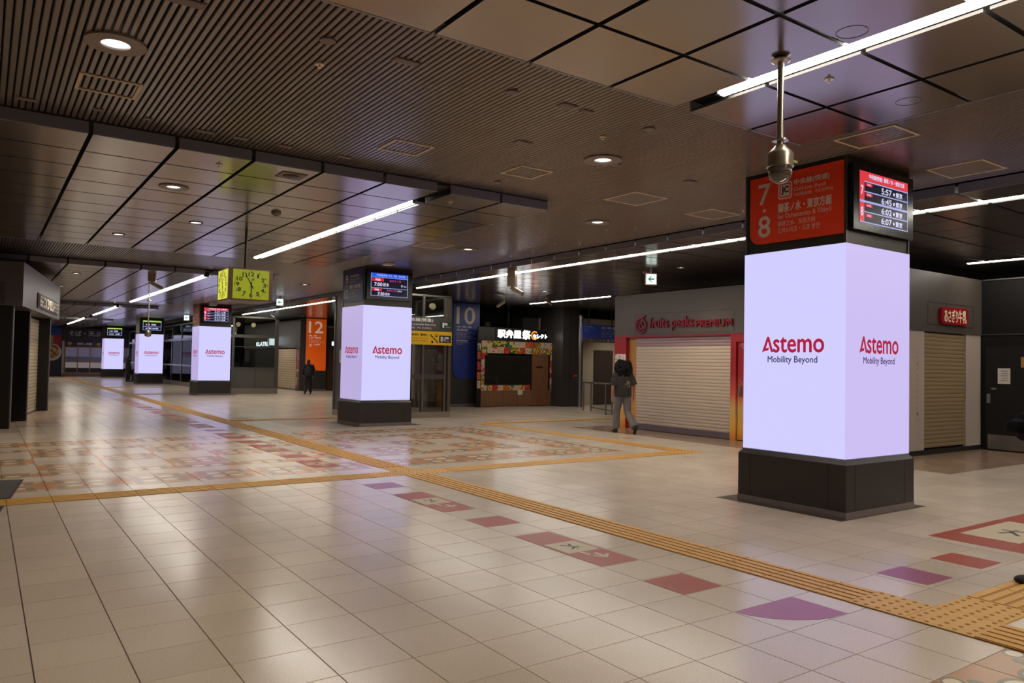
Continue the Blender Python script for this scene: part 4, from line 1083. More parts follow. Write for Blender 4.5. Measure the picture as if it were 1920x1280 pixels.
bk = structure(MB().box(10.9, 12.94, 22.6, 22.75, 0, ZP).build('wall_behind_lift', M_DARKW, fix=False))
t = thing('inner_shutter', 'pale roller shutter seen through the lift enclosure glass', 'shutter', (11.25, 22.58, 0)); shutter(t, 0, .75, .3, 2.1, .11, y=-.05); box('shutter_frame', M_BLACK, t, -.06, 0, -.06, 0, 0, 2.15)
t = thing('poster_board', 'colourful blue and red poster board seen through the lift enclosure glass', 'poster', (12.05, 22.58, 0))
box('board', M_BLACKW, t, 0, .85, -.04, 0, 0.1, 2.2)
for i, (x0, x1, z0, z1, c) in enumerate(((.02, .14, .2, 2.15, (170, 90, 60)), (.17, .5, .9, 1.95, (70, 84, 130)), (.55, .8, .9, 2.0, (66, 56, 60)), (.55, .8, .2, .8, (110, 60, 50)), (.17, .5, 2.0, 2.15, (170, 60, 60)))):
    box('poster', print_material('boardposter_%d' % i, c, [(200, 180, 150), (180, 90, 60)], 7, 'dots'), t, x0, x1, -.046, -.04, z0, z1)

t = thing('stair_enclosure', 'long glass stair enclosure behind the distant columns, left of the orange 12 banner', 'glass enclosure', (8.75, 33.3, 0))
W2, D2 = 1.97, 28.
box('stone_base', M_BASE, t, 0, W2, 0, .1, 0, .24); box('stone_base', M_BASE, t, 0, .1, .1, D2, 0, .24)
for x, w_ in ((0, .08), (1.82, .15)): box('post', M_FRAME, t, x, x+w_, 0, .1, .24, 3.33)
box('top_rail', M_FRAME, t, 0, W2, 0, .08, 3.28, 3.35); box('header_rail', M_FRAME, t, .08, 1.82, .01, .07, 2.43, 2.56); box('transom', M_FRAME, t, .08, 1.82, .01, .07, 1.07, 1.15); box('slim_rail', M_FRAME, t, .08, 1.82, .02, .06, 2.02, 2.05)
box('pane', GLASS, t, .08, 1.82, .03, .042, 2.56, 3.28); box('pane', GLASS, t, .08, 1.82, .03, .042, 1.15, 2.02); box('pane', GLASS, t, .08, 1.82, .03, .042, 2.05, 2.43)
box('lower_panel', mat('grey_film_panel', (92, 90, 82), .3), t, .08, .98, .03, .042, .24, 1.07); box('lower_panel', mat('grey_film_panel', (92, 90, 82), .3), t, 1.0, 1.82, .03, .042, .24, 1.07)
box('top_rail', M_FRAME, t, 0, .08, .1, D2, 3.28, 3.35); box('header_rail', M_FRAME, t, .01, .07, .1, D2, 2.43, 2.56); box('transom', M_FRAME, t, .01, .07, .1, D2, 1.07, 1.15)
for j in range(11):
    y0 = .1+2.53*j; box('post', M_FRAME, t, 0, .07, y0+2.45, y0+2.53, .24, 3.3)
    box('pane', GLASSD, t, .03, .042, y0, y0+2.45, .24, 2.43); box('pane', GLASS, t, .03, .042, y0, y0+2.45, 2.56, 3.28)
for x in (.67, 1.35): MB().cyl((x, 1.7, 3.06), (x, 1.76, 3.06), .10, n=20).build('round_lamp', mat('round_lamp_beige', (206, 186, 150), .5), t)
MB().tube([(1.5, 5.0, 3.2), (.4, 1.2, 2.55)], .05, 8).build('brace', M_FRAME, t)
t = thing('station_counter', 'dark counter with monitors inside the long glass enclosure', 'counter', (9.0, 35.6, 0))
box('counter_top', M_DSTEEL, t, 0, 1.5, 0, .6, .95, 1.0); box('counter_front', M_BLACKW, t, .02, 1.48, .03, .57, 0, .95)
for x in (.35, .9): box('screen', M_BLACK, t, x, x+.42, .25, .3, 1.08, 1.36); box('stand', M_BLACK, t, x+.19, x+.23, .26, .32, 1.0, 1.08)
box('rack', M_BLACKW, t, 1.25, 1.45, .2, .5, 1.0, 1.9)
box('cash_tray', mat('pale_plastic', (206, 196, 190), .5), t, .1, .3, .1, .3, 1.0, 1.04)

# ================================================================== FAR SHOPS
t = thing('grey_shop_front', 'distant grey shop front with cream shutter left of the orange 12 banner', 'shop front', (12.75, 46., 0), FACE_MINUS_X)
fa = box('fascia', M_TAUPE, t, 0, 9.7, 0, .2, 2.1, 3.5); box('wall_face', M_DARKW, t, 0, 6.3, .05, .2, 0, 2.1)
shutter(t, 6.35, 9.2, .06, 2.05, .12, mat('shutter_pale', (196, 176, 150), .5), y=.02); box('sill', M_STONE, t, 6.3, 9.2, -.02, .1, 0, .06)
pb = box('poster_frame', M_DSTEEL, t, 9.2, 9.7, -.01, .2, 0, 2.1)
box('poster', print_material('far_poster_a', (190, 120, 120), [(90, 40, 90), (200, 60, 70), (60, 60, 110)], 4, 'blobs'), pb, 9.25, 9.65, -.016, -.01, 1.12, 2.0); box('poster', print_material('far_poster_b', (190, 160, 150), [(150, 100, 80), (110, 70, 60)], 5, 'blobs'), pb, 9.25, 9.65, -.016, -.01, .2, 1.08)
lettering(fa, glow('far_lit_letter', (226, 242, 250), 2.2), [('KLATRE', 2.5, 4.7, 2.26, 2.46, .02)], -.01, 'lit_lettering')
pj = box('projecting_sign', M_WHITE, fa, 6.1, 6.35, -.5, 0, 2.24, 2.72); box('lit_face', glow('far_lit_face', (214, 232, 240), 1.5), pj, 6.35, 6.36, -.48, -.02, 2.26, 2.70)
box('lit_face', glow('far_lit_face', (214, 232, 240), 1.5), pj, 6.09, 6.1, -.48, -.02, 2.26, 2.70)
wf = structure(MB().box(12.95, 14.06, 36.2, 37.4, 0, ZP).build('wall_pier_far', M_DARKW, fix=False)); box('baseboard', M_STONE, wf, 12.94, 14.07, 36.18, 36.2, 0, .1)
banner((13.0, 36.198, 0), 1.02, 1.0, 3.55, (226, 92, 20), [('12', .12, .82, .73, .95, (.012,)), ('中野・三鷹', .13, .5, .66, .69, (.003,)), ('八王子・高尾方面', .13, .72, .62, .65, (.003,)), ('for Nakano, Mitaka', .13, .7, .585, .60, ()), ('Hachiōji & Takao', .13, .6, .56, .575, ()), ('中野、三鹰、八王子、高尾方向', .13, .88, .535, .55, ()), ('中央線(快速)', .38, .68, .495, .52, (.002,)), ('Chūō Line (Rapid)', .38, .6, .475, .487, ()), ('JC', .15, .30, .455, .515, (.006,))],
       'tall orange platform 12 banner behind the backpack walker', .0, mat('banner_letter_lit', (236, 214, 200), .45, emit=.3))
t = thing('wooden_shop_front', 'distant dark shop front with wooden panelling right of the orange 12 banner', 'shop front', (14.1, 36.3, 0))
fa = box('fascia', M_DARKW, t, 0, 3.2, 0, .1, 2.1, 3.15); box('beige_strip', M_STONE, t, 0, 3.2, -.02, .1, 3.15, 3.24)
WD2 = stripe_material('dark_walnut', (62, 44, 34), (78, 56, 42), (92, 66, 48), 0, 20.)
for i in range(6): box('panel', WD2, t, .02+.5*i, .5+.5*i, .02, .08, 0, 2.08)
lettering(fa, glow('far_lit_letter', (226, 242, 250), 2.2), [('BOOK', .28, 1.0, 2.28, 2.45, .015)], -.01, 'lit_lettering')
t = thing('soba_shop_front', 'soba noodle shop with wooden sliding doors at the far end of the concourse', 'shop front', (3.9, 64.4, 0))
fa = box('sign_band', mat('soba_black', (36, 33, 32), .5), t, .82, 8.2, -.05, .1, 2.62, 3.58)
lettering(fa, mat('soba_letter', (176, 168, 158), .5), [('そば・天ぷら', 1.3, 3.75, 2.98, 3.36, .012)], -.055)
b2 = box('menu_band', mat('soba_menu', (50, 40, 36), .5), t, 1.05, 8.2, -.02, .1, 2.22, 2.6); lettering(b2, M_WHITE, [('おだしの店', 1.85, 2.8, 2.32, 2.5, .006)], -.025)
MB().ell((1.35, -.03, 2.42), (.16, .02, .12), 14, 8).build('noodle_print', mat('noodle_yellow', (190, 140, 80), .6), b2, smooth=True); MB().ell((3.25, -.03, 2.4), (.15, .02, .11), 14, 8).build('noodle_print', mat('noodle_yellow', (190, 140, 80), .6), b2, smooth=True)
box('door_post', M_CREAMW, t, .88, 1.04, -.04, .1, 0, 2.6)
OAK = mat('oak_frame', (166, 112, 66), .5)
for i in range(6):
    x0 = 1.06+.81*i; dr = box('sliding_door', OAK, t, x0, x0+.07, -.01, .05, .2, 2.2)
    box('bottom_rail', OAK, dr, x0+.07, x0+.81, -.01, .05, .2, .3); box('mid_rail', OAK, dr, x0+.07, x0+.81, -.01, .05, 1.03, 1.1); box('head_rail', OAK, dr, x0+.07, x0+.81, -.01, .05, 2.12, 2.2)
    box('pane', mat('soba_glass', (116, 112, 128), .1, emit=.18), dr, x0+.07, x0+.81, .01, .03, 1.1, 2.12); box('frosted_panel', mat('frosted', (156, 146, 140), .6, emit=.35), dr, x0+.07, x0+.81, .01, .03, .62, 1.03); box('dark_pane', M_BLACK, dr, x0+.07, x0+.81, .01, .03, .3, .62); box('frosted_strip', mat('frosted_blue', (116, 124, 136), .5), dr, x0+.07, x0+.81, .005, .01, 1.12, 1.45)  # light inside the shop put into the panes as a faint glow
box('threshold', M_STONE, t, .9, 8.2, -.1, .1, 0, .2)
t = thing('advert_wall', 'far wall posters with blue, red and noodle bowl pictures beside the soba shop', 'poster', (3.6, 64.4, 0))
box('board', mat('advert_black', (34, 34, 38), .5), t, 0, 1.15, 0, .1, 0, 3.58); box('blue_poster', mat('advert_blue', (30, 70, 150), .5), t, 0, 1.12, -.02, 0, 3.0, 3.57); box('red_poster', mat('advert_red', (170, 30, 50), .5), t, .55, 1.12, -.02, 0, 2.25, 2.98); box('lime_poster', mat('advert_lime', (170, 180, 50), .5), t, 0, .6, -.03, 0, 2.4, 2.98)
bw = MB().cyl((.55, -.03, 1.75), (.55, 0, 1.75), .62, n=28).build('bowl_print', M_WHITE, t); MB().cyl((.55, -.045, 1.8), (.55, -.03, 1.8), .5, n=28).build('noodle_print', print_material('noodle_picture', (196, 150, 60), [(150, 90, 40), (220, 190, 100)], 6, 'blobs'), bw)

# ================================================================== COFFEE KIOSK ON THE LEFT
t = thing('coffee_kiosk', 'dark coffee kiosk with grey wraparound fascia and shutter at the left edge', 'kiosk', (.50, 18.40, 0), R(80))
M_KF = mat('kiosk_fascia', (96, 90, 90), .4, .2, noise=.05, nscale=1)
fa = box('fascia', M_KF, t, -.02, 6.25, -.15, 6.5, 2.5, 3.4); outline(fa, 0, 0, 0, 0) if False else None
box('fascia_joint', M_BLACK, fa, -.022, -.02, .9, .906, 2.5, 3.4); box('fascia_board', mat('kiosk_board', (80, 74, 74), .4, .2), fa, -.024, -.02, .15, .88, 2.52, 2.98)
sb = box('sign_board', M_BLACKW, fa, 1.95, 5.6, -.17, -.15, 2.58, 2.93)
lettering(sb, mat('chrome_letter', (214, 208, 200), .4, .1), [("BECK'S COFFEE", 2.1, 5.5, 2.63, 2.88, .01)], -.2, depth=.03)
for x0 in (0, 2.15, 5.75):
    fn = box('fin', mat('kiosk_black', (22, 20, 20), .35), t, x0, x0+.12, .02, .62, 0, 2.5); box('fin_edge', M_DSTEEL, fn, x0-.005, x0+.125, -.0, .02, 0, 2.5)
shutter(t, 2.28, 5.74, .03, 2.45, .09, mat('kiosk_shutter', (186, 172, 142), .5), y=.26)
box('inner_wall', mat('kiosk_black', (22, 20, 20), .35), t, .12, 2.15, .5, .6, 0, 2.5); box('body', M_BLACKW, t, .15, 6.1, .65, 6.3, 0, 2.5)

# ================================================================== FLOOR STICKERS AND MAT
M_STR = mat('sticker_red', (160, 58, 40), .35, spec=.35, noise=.06, nscale=4); M_STP = mat('sticker_purple', (160, 76, 112), .3, noise=.05, nscale=4); M_STC = mat('sticker_cream', (196, 180, 150), .4); M_STG = mat('sticker_grey', (70, 66, 58), .5)
def fx(i): return TX0+TS*i
def fy(j): return TY0+TS*j
def sticker(pts, m, label, grp='floor guide stickers', z=.0012):
    o = MB(); n = len(pts); o.add([(x, y, z) for x, y in pts]+[(x, y, .0002) for x, y in pts], [tuple(range(n)), tuple(range(2*n-1, n-1, -1))]+[(i, n+i, n+(i+1) % n, (i+1) % n)[::-1] for i in range(n)])
    return tag(o.build('floor_sticker', m, None), label, 'floor sticker', grp)
def quad(x0, x1, y0, y1): return [(x0, y0), (x1, y0), (x1, y1), (x0, y1)]
def flat(mb, pts, z): mb.add([(x, y, z) for x, y in pts], [tuple(range(len(pts)))])
def runner(parent, cx, cy, s, z, ux=(0, -1), uy=(1, 0)):
    """small striding figure and chevron, laid flat; ux points along the walking direction"""
    mb = MB()
    def stroke(a, b, w_):
        a = Vector(a); b = Vector(b); d = (b-a).normalized(); n = Vector((-d.y, d.x))*w_
        P = [a+n, b+n, b-n, a-n]
        flat(mb, [(cx+s*(p.x*ux[0]+p.y*uy[0]), cy+s*(p.x*ux[1]+p.y*uy[1])) for p in P], z)
    for a, b in (((-.1, .05), (.12, .12)), ((-.1, .05), (-.55, .25)), ((-.12, .02), (-.5, -.3)), ((.1, .12), (.35, -.25)), ((.1, .12), (.1, .42)), ((.3, .1), (.42, .1))): stroke(a, b, .07)
    return mb.build('pictogram', M_STG, parent, fix=False)
def guide(x0, x1, y0, y1, label):
    o = sticker(quad(x0, x1, y0, y1), M_STR, label, 'red pictogram floor stickers')
    L = y1-y0; w_ = x1-x0
    a, b = y0+.37*L, y0+.66*L
    p = MB(); flat(p, quad(x0+.03, x1-.03, a, b), .0018); p = p.build('pictogram_field', M_STC, o, fix=False)
    runner(p, (x0+x1)/2, (a+b)/2, .17, .0022)
    ar = MB(); cx = x0+w_*.6; q = y0+.16*L
    for s in ((-.10, .15, .02, .0), (.06, .12, .02, .0)): pass
    flat(ar, [(cx-.02, q+.16), (cx+.02, q+.16), (cx+.02, q+.05), (cx-.02, q+.05)], .0018); flat(ar, [(cx, q), (cx+.09, q+.09), (cx+.055, q+.10), (cx, q+.045), (cx-.055, q+.10), (cx-.09, q+.09)], .0018); flat(ar, [(cx-.09, q+.12), (cx-.05, q+.14), (cx-.07, q+.24), (cx-.1, q+.24)], .0018)
    ar.build('arrow', M_STC, o, fix=False)
    return o
A9, B9 = fx(9)+.006, fx(9.96)
pts = [(fx(9.0), fy(-3.0)), (fx(9.06), fy(-3.25))]+[(fx(9.06+.95*math.sin(R(a))), fy(-3.1-.9*math.sin(R(a))**.8*(1-.12*math.cos(R(a))))) for a in (20, 40, 60, 78)]+[(fx(10.47), fy(-3.985)), (fx(10.47), fy(-3.0))]
sticker([(fx(9.02), fy(-3.01)), (fx(9.08), fy(-3.25)), (fx(9.25), fy(-3.52)), (fx(9.5), fy(-3.75)), (fx(9.8), fy(-3.91)), (fx(10.1), fy(-3.975)), (fx(10.47), fy(-3.985)), (fx(10.47), fy(-3.01))], M_STP, 'large purple floor sticker with one rounded corner, nearest the camera')
sticker(quad(A9, B9, fy(-1.98), fy(-1.05)), M_STR, 'plain red square floor sticker next to the rounded purple one')
guide(A9, B9, fy(.04), fy(2.9), 'long red floor sticker with running figure and arrow, nearest of its kind')
sticker(quad(A9, B9, fy(3.97), fy(4.92)), M_STR, 'plain red square floor sticker between the two long red arrow stickers')
guide(A9, B9, fy(5.96), fy(8.9), 'long red floor sticker with arrow, just before the tactile crossing')
sticker(quad(A9, B9, fy(9.93), fy(10.9)), M_STP, 'purple square floor sticker right at the tactile crossing')
guide(A9, B9, fy(15.0), fy(17.1), 'red arrow floor sticker on the patterned tiles, just beyond the crossing')
sticker(quad(A9, B9, fy(18.0), fy(19.0)), M_STR, 'plain red square floor sticker on the patterned tiles, first beyond the crossing')
guide(A9, B9, fy(20.1), fy(22.9), 'red arrow floor sticker in the middle of the patterned tiles')
sticker(quad(A9, B9, fy(24.0), fy(25.0)), M_STR, 'plain red square floor sticker at the far side of the patterned tiles')
guide(A9, B9, fy(26.2), fy(29.), 'red arrow floor sticker just past the patterned tiles')
far_n = ['first', 'second', 'third', 'fourth', 'fifth', 'sixth']
for i in range(6):
    sticker(quad(A9, B9, fy(30.2+6*i), fy(31.2+6*i)), M_STP if i % 3 == 0 else M_STR, far_n[i]+' small square floor sticker past the patterned tiles, going away')
    guide(A9, B9, fy(32.4+6*i), fy(35.0+6*i), far_n[i]+' distant red arrow floor sticker past the patterned tiles, going away')
sticker(quad(5.51, 5.875, 2.705, 3.08), M_STP, 'purple square floor sticker right of the near tactile line')
sticker(quad(6.325, 6.68, 2.705, 3.085), M_STR, 'plain red square floor sticker below the nearest LED column')
o = sticker(quad(7.18, 9.25, 2.74, 3.52), M_STR, 'large red floor sticker with cream figure panel at the right edge')
p = MB(); flat(p, quad(7.55, 8.6, 2.92, 3.42), .0018); p = p.build('pictogram_field', M_STC, o, fix=False); runner(p, 8.05, 3.15, .3, .0022, (1, 0), (0, 1))
tx = MB()
for i, (s_, x0, x1) in enumerate((('東京方面', 7.28, 7.5), ('Chūō Line', 7.6, 8.5))):
    v, f = glyphs(s_); ax = min(q[0] for q in v); bx = max(q[0] for q in v); az = min(q[1] for q in v); bz = max(q[1] for q in v)
    tx.add([(x0+(q[0]-ax)/(bx-ax)*(x1-x0), 2.79+.06*(q[1]-az)/(bz-az)+(.1 if i == 0 else 0), .0018) for q in v], f)
tx.build('lettering', mat('sticker_faded_print', (176, 100, 84), .4), o, fix=False)
for lb, loc, y0, y1 in (('dark grey ribbed floor mat cut by the left edge, beyond the yellow line', (.375, 10.16, 0), -.69, .69), ('dark floor mat corner in front of the yellow tactile line at the left edge', (.19, 8.72, 0), -.6, .32)):
    t = thing('floor_mat', lb, 'mat', loc, R(-7), 'dark floor mats')
    box('mat_slab', mat('mat_grey', (74, 70, 68), .7, bump=.3, nscale=60), t, -2.6, -.03, y0, y1, .0, .009); box('mat_edge', mat('mat_edge', (60, 56, 54), .6), t, -.03, 0, y0, y1, 0, .006); box('mat_seam', mat('mat_seam', (92, 88, 86), .6), t, -2.6, -.05, .0, .012, .009, .0098)

# ================================================================== PEOPLE
SKIN = mat('skin', (172, 128, 104), .5)
def solid(mb, name, m, parent, voxel, smooth=6):
    """weld overlapping closed shapes into one continuous surface"""
    o = mb.build(name, m, None)
    r_ = o.modifiers.new('weld', 'REMESH'); r_.mode = 'VOXEL'; r_.voxel_size = voxel; r_.use_smooth_shade = True
    k = o.modifiers.new('relax', 'SMOOTH'); k.iterations = smooth; k.factor = .5
    me = bpy.data.meshes.new_from_object(o.evaluated_get(bpy.context.evaluated_depsgraph_get()))
    me.name = name; me.materials.clear(); me.materials.append(m)
    bpy.data.objects.remove(o)
    me.shade_smooth()
    q = bpy.data.objects.new(name, me); COL.objects.link(q); q.parent = parent
    return q

def hand(mb, wrist, d, side, curl=.4):
    """palm, four fingers of unequal length and a thumb off the side; d = direction of the forearm, side = +1 right hand"""
    w_ = Vector(wrist); d = Vector(d).normalized(); f = Vector((0, 1, 0)); n = d.cross(f).normalized()*side   # n points away from the body
    f = n.cross(d).normalized()*side
    if f.y < 0: f = -f
    palm = w_+d*.045
    for k in range(3): mb.cap(w_+f*(.018*(k-1)), w_+d*.085+f*(.022*(k-1)), .012, .011, 8)
    inn = -n
    for k, ln in enumerate((.070, .080, .074, .056)):
        b = w_+d*.088+f*(.033-.022*k)
        m1 = b+(d*.9+inn*curl*.5).normalized()*ln*.5; m2 = m1+(d*.6+inn*curl*1.3).normalized()*ln*.5
        mb.cap(b, m1, .0088, .008, 8); mb.cap(m1, m2, .008, .007, 8)
    b = w_+d*.03+f*.03; m1 = b+(d*.6+f*.7+inn*.2).normalized()*.04; m2 = m1+(d*.95+f*.2+inn*.3).normalized()*.03
    mb.cap(b, m1, .0115, .0095, 8); mb.cap(m1, m2, .0095, .008, 8)

def foot_dir(a, t_): return (Vector(t_)-Vector(a)).normalized()

def person(label, loc, heading, J, scale=1., hair='short', top=(30, 30, 32), trousers=(34, 34, 36), sleeve='long', shoe=(20, 20, 20), wide=1.0, voxel=.009, topname='jacket'):
    t = thing('person', label, 'person', loc, R(-heading)); t.scale = (scale,)*3
    V = Vector
    body = MB()
    H = V(J['head']); N = V(J['neck']); P = V(J['pelvis']); C = V(J['chest'])
    body.ell(H, (.073, .092, .112), 18, 14); body.ell(H+V((0, .03, -.05)), (.05, .06, .06)); body.ell(H+V((0, .098, -.012)), (.012, .018, .02), 10, 8)
    for s in (-1, 1): body.ell(H+V((s*.074, -.005, -.01)), (.01, .018, .03), 10, 8)
    body.ell(H+V((0, .09, -.055)), (.024, .012, .008), 10, 6)
    body.cap(N, H+V((0, -.01, -.06)), .05, .047)
    body.ell(C, (.155, .10, .2)); body.ell(P, (.15, .11, .13)); body.cap(P, C, .12, .125)
    body.cap(V(J['sh'][0]), V(J['sh'][1]), .055); body.cap(N, C, .06, .11)
    for i, s in ((0, -1), (1, 1)):
        sh, el, wr = (V(J[k][i]) for k in ('sh', 'el', 'wr'))
        body.cap(sh, el, .046, .037); body.cap(el, wr, .038, .024); hand(body, wr, wr-el, s, J.get('curl', .5))
        hp, kn, an, toe = (V(J[k][i]) for k in ('hip', 'kn', 'an', 'toe'))
        body.cap(hp, kn, .078, .052); body.cap(kn, kn*.6+an*.4+V((0, -.012, 0)), .052, .05); body.cap(kn*.6+an*.4+V((0, -.012, 0)), an, .05, .034); body.cap(an, toe, .034, .026)
    solid(body, 'body', SKIN, t, voxel)
    # eyes
    for s in (-1, 1): MB().ell(H+V((s*.03, .083, .008)), (.012, .008, .006), 10, 6).build('eye', M_BLACK, t, smooth=True)
    # trousers
    tr = MB()
    tr.ell(P+V((0, 0, -.02)), (.165, .125, .12)); tr.cyl(P+V((0, 0, -.02)), P+V((0, 0, .12)), .155, .145, 20, sy=.78)
    for i in (0, 1):
        hp, kn, an = (V(J[k][i]) for k in ('hip', 'kn', 'an')); k2 = kn+(an-kn)*.98
        tr.cap(hp, kn, .094*wide, .072*wide); tr.cyl(kn, k2, .071*wide, .066*wide**2, 16); tr.ell(kn, (.071*wide,)*3)
    solid(tr, 'trousers', mat('cloth_%d_%d_%d' % trousers, trousers, .8, noise=.25, nscale=14), t, voxel)
    # top
    tp = MB()
    if sleeve == 'long':
        tp.cyl(P+V((0, 0, .02)), C+V((0, 0, .02)), .175, .185, 22, sy=.72); tp.ell(C+V((0, 0, .03)), (.185, .13, .2))
        for i in (0, 1):
            sh, el, wr = (V(J[k][i]) for k in ('sh', 'el', 'wr'))
            tp.cap(sh, el, .066, .055); tp.cap(el, el+(wr-el)*.3, .055, .05); tp.cyl(el, wr, .054, .04, 14)
        tp.cyl(N-V((0, 0, .05)), N+V((0, 0, .035)), .075, .062, 16)
    else:
        tp.cyl(P+V((0, 0, -.08)), C+V((0, 0, .05)), .20, .195, 24, sy=.72); tp.ell(C+V((0, 0, .05)), (.195, .135, .17))
        for i in (0, 1):
            sh, el = (V(J[k][i]) for k in ('sh', 'el'))
            tp.ell(sh, (.07,)*3); tp.cyl(sh, sh+(el-sh)*.92, .07, .086, 16)
    tp.cap(V(J['sh'][0]), V(J['sh'][1]), .068)
    to = solid(tp, topname, mat('cloth_%d_%d_%d' % top, top, .85, noise=.2, nscale=10), t, voxel)
    # shoes
    for i in (0, 1):
        an, toe = V(J['an'][i]), V(J['toe'][i]); d = (toe-an); d.normalize()
        so = MB(); down = V((0, 0, -1)); heel = an+V((0, -.02, -.055)) if an.z < .11 else an+(-d*.03)+V((0, -.03, -.02))
        so.cap(heel, toe, .036, .034); so.cap(an+V((0, 0, -.02)), (heel+toe)/2, .042, .04); so.ell(toe, (.044, .05, .03))
        sh_ = solid(so, 'shoe', mat('shoe_%d_%d_%d' % shoe, shoe, .5), t, voxel)
    # hair
    hr = MB(); rn = random.Random(5)
    if hair == 'short':
        hr.ell(H+V((0, -.014, .022)), (.084, .098, .105)); hr.ell(H+V((0, -.05, -.02)), (.074, .06, .08)); hr.ell(H+V((0, .05, .085)), (.06, .045, .03))
        solid(hr, 'hair', mat('hair_black', (20, 17, 16), .6), t, voxel, 4)
    else:
        hr.ell(H+V((0, -.02, .03)), (.105, .112, .112))
        for i in range(230):
            a = rn.uniform(-1.9, 1.9); u = rn.random()
            rr = .112+.062*math.sin(math.pi*min(1, u*1.25)); zz = .11-.44*u
            rad = rn.uniform(.022, .04)*(1-.2*u)
            hr.ell(H+V((rr*math.sin(a)*1.08, -.02-rr*.9*math.cos(a), zz+rn.uniform(-.02, .02))), (rad, rad, rad*1.3), 8, 6)
        hr.ell(H+V((0, -.08, -.12)), (.125, .06, .17)); hr.ell(H+V((.01, -.105, -.25)), (.085, .045, .09))
        for s in (-1, 1): hr.ell(H+V((s*.1, -.03, -.08)), (.045, .07, .13))
        solid(hr, 'hair', mat('hair_curly', (9, 8, 8), .75, spec=.25), t, voxel, 2)
    return t, to

# woman with long curly hair walking past the fruit shop shutter
JW = dict(head=(0, .02, 1.50), neck=(0, 0, 1.36), chest=(0, 0, 1.19), pelvis=(0, 0, .90), sh=((-.165, 0, 1.325), (.165, 0, 1.325)), el=((-.235, .0, 1.05), (.245, -.05, 1.06)), wr=((-.225, .09, .83), (.27, .03, .84)),
          hip=((-.085, 0, .86), (.085, 0, .86)), kn=((-.10, .12, .47), (.105, -.03, .46)), an=((-.105, .13, .09), (.14, -.40, .15)), toe=((-.115, .27, .035), (.15, -.34, .035)))
tw, top = person('woman with long dark curly hair and wide grey jeans walking past the fruit shop', (11.84, 12.52, 0), 22, JW, 1.0, 'long', (44, 42, 39), (104, 101, 100), 'short', (22, 20, 20), 1.12, .0085, 't_shirt')
pr = MB()
for x_, z_, a, b in ((.05, 1.14, .02, .05), (.09, 1.13, .02, .045), (.01, 1.10, .018, .035), (.06, 1.06, .014, .03), (.10, 1.05, .014, .028), (-.02, 1.03, .03, .012)): pr.ell((x_, -.1395+abs(x_)*.10, z_), (a, .004, b), 10, 6)
pr.build('back_print', mat('shirt_print', (128, 122, 108), .8), top, smooth=True)
# walker with a backpack in front of the orange banner
JM = dict(head=(0, .03, 1.50), neck=(0, 0, 1.36), chest=(0, 0, 1.19), pelvis=(0, 0, .90), sh=((-.175, 0, 1.325), (.175, 0, 1.325)), el=((-.24, .02, 1.07), (.25, .0, 1.07)), wr=((-.2, .14, .9), (.24, .1, .88)),
          hip=((-.085, 0, .86), (.085, 0, .86)), kn=((-.11, -.06, .46), (.11, .12, .47)), an=((-.15, -.26, .12), (.13, .12, .09)), toe=((-.16, -.16, .035), (.135, .26, .035)))
MAN_AT, MAN_H, MAN_S = (11.85, 32.6, 0), 14, .95
person('person in black with a backpack walking away towards the orange 12 banner', MAN_AT, MAN_H, JM, MAN_S, 'short', (26, 26, 28), (26, 25, 26), 'long', (24, 22, 22))
t = thing('backpack', 'black backpack on the back of the distant walker', 'bag', MAN_AT, R(-MAN_H)); t.scale = (MAN_S,)*3
b = MB(); b.ell((0, -.24, 1.08), (.17, .11, .23)); b.ell((0, -.30, 1.0), (.13, .07, .13)); solid(b, 'pack', mat('pack_black', (20, 20, 22), .7), t, .012, 4)
for s in (-1, 1): MB().tube([(s*.11, -.17, 1.3), (s*.12, .02, 1.41), (s*.12, .155, 1.25), (s*.15, .12, 1.0), (s*.14, -.15, .92)], .018, 8).build('strap', mat('pack_black', (20, 20, 22), .7), t, smooth=True)
t = thing('shoulder_bag', 'dark bag hanging at the right side of the distant backpack walker', 'bag', MAN_AT, R(-MAN_H)); t.scale = (MAN_S,)*3
b = MB(); b.ell((.33, -.02, .98), (.09, .13, .16)); solid(b, 'bag_body', mat('bag_grey', (40, 40, 42), .7), t, .012, 4); MB().tube([(.31, -.05, 1.1), (.23, 0, 1.4), (.31, .05, 1.1)], .01, 8).build('strap', mat('pack_black', (20, 20, 22), .7), t, smooth=True)
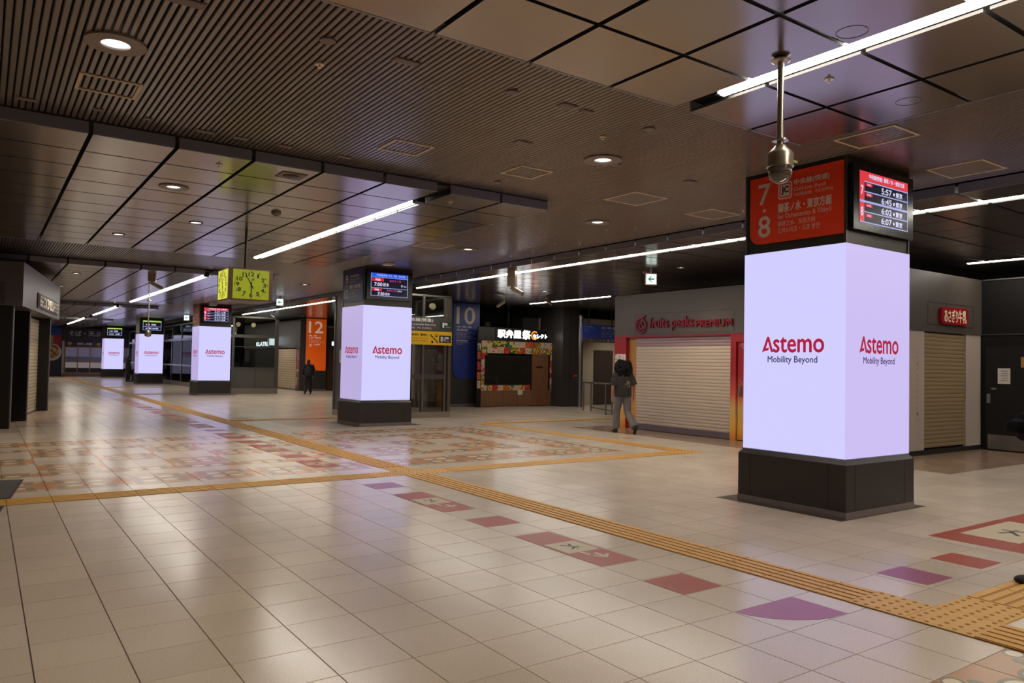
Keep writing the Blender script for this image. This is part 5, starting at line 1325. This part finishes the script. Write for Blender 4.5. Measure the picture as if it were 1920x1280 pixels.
# two travellers far away beside a suitcase
JF = dict(head=(0, .03, 1.50), neck=(0, 0, 1.36), chest=(0, 0, 1.19), pelvis=(0, 0, .90), sh=((-.17, 0, 1.325), (.17, 0, 1.325)), el=((-.22, .02, 1.07), (.22, .0, 1.07)), wr=((-.2, .2, .98), (.22, .12, .86)),
          hip=((-.085, 0, .86), (.085, 0, .86)), kn=((-.09, .03, .47), (.1, .05, .47)), an=((-.1, -.03, .09), (.11, .03, .09)), toe=((-.11, .11, .035), (.12, .17, .035)))
person('distant person in black standing left of a small suitcase', (7.28, 51.0, 0), 75, JF, .94, 'short', (24, 24, 26), (24, 24, 25), 'long', voxel=.013)
person('distant person in black half hidden by the lime-banded column', (7.95, 51.3, 0), 255, JF, .94, 'short', (22, 22, 24), (22, 22, 24), 'long', voxel=.013)
t = thing('suitcase', 'small black suitcase between the two distant travellers', 'suitcase', (7.66, 50.9, 0), R(-20))
MB().prism_xz(rect_round(-.17, .17, .05, .5, (.04,)*4), -.1, .1).build('shell', mat('case_black', (20, 20, 22), .4), t); MB().tube([(-.1, 0, .5), (-.1, 0, .85), (.1, 0, .85), (.1, 0, .5)], .012, 8).build('handle', M_STEEL, t, smooth=True)
for x_ in (-.13, .13):
    for y_ in (-.07, .07): MB().cyl((x_-.012, y_, .026), (x_+.012, y_, .026), .026, n=12).build('wheel', M_BLACK, t)
# person cut by the right edge, only shoe, sleeve and bag in view
JR = dict(head=(0, .03, 1.56), neck=(0, 0, 1.42), chest=(0, 0, 1.24), pelvis=(0, 0, .93), sh=((-.18, 0, 1.38), (.18, 0, 1.38)), el=((-.24, .05, 1.12), (.23, .0, 1.12)), wr=((-.05, .16, 1.12), (.24, .02, .88)),
          hip=((-.09, 0, .89), (.09, 0, .89)), kn=((-.10, .15, .49), (.1, -.1, .48)), an=((-.10, .19, .09), (.1, -.30, .14)), toe=((-.10, .34, .035), (.1, -.22, .035)), curl=1.2)
RP_AT, RP_H = (6.465, 2.245, 0), -55
person('person in black cut by the right edge, one black shoe and sleeve showing', RP_AT, RP_H, JR, 1.0, 'short', (12, 11, 12), (12, 11, 12), 'long', (10, 9, 9), .9, .0085)
t = thing('handbag', 'black bag with hanging strap held by the person at the right edge', 'bag', RP_AT, R(-RP_H))
b = MB(); b.cap((-.14, .34, 1.115), (-.02, .34, 1.115), .055); b.cap((-.14, .26, 1.165), (-.02, .26, 1.165), .06); b.cap((-.14, .26, 1.07), (-.02, .26, 1.07), .06); b.ell((-.08, .27, 1.115), (.1, .09, .085)); solid(b, 'bag_body', mat('bag_black', (5, 5, 5), .8, spec=.1), t, .01, 4)
MB().tube([(-.14, .335, 1.08), (-.145, .335, .96), (-.142, .325, .87), (-.138, .29, .835), (-.135, .26, .88), (-.13, .255, 1.04)], .009, 8).build('strap', mat('bag_black', (5, 5, 5), .8, spec=.1), t, smooth=True)
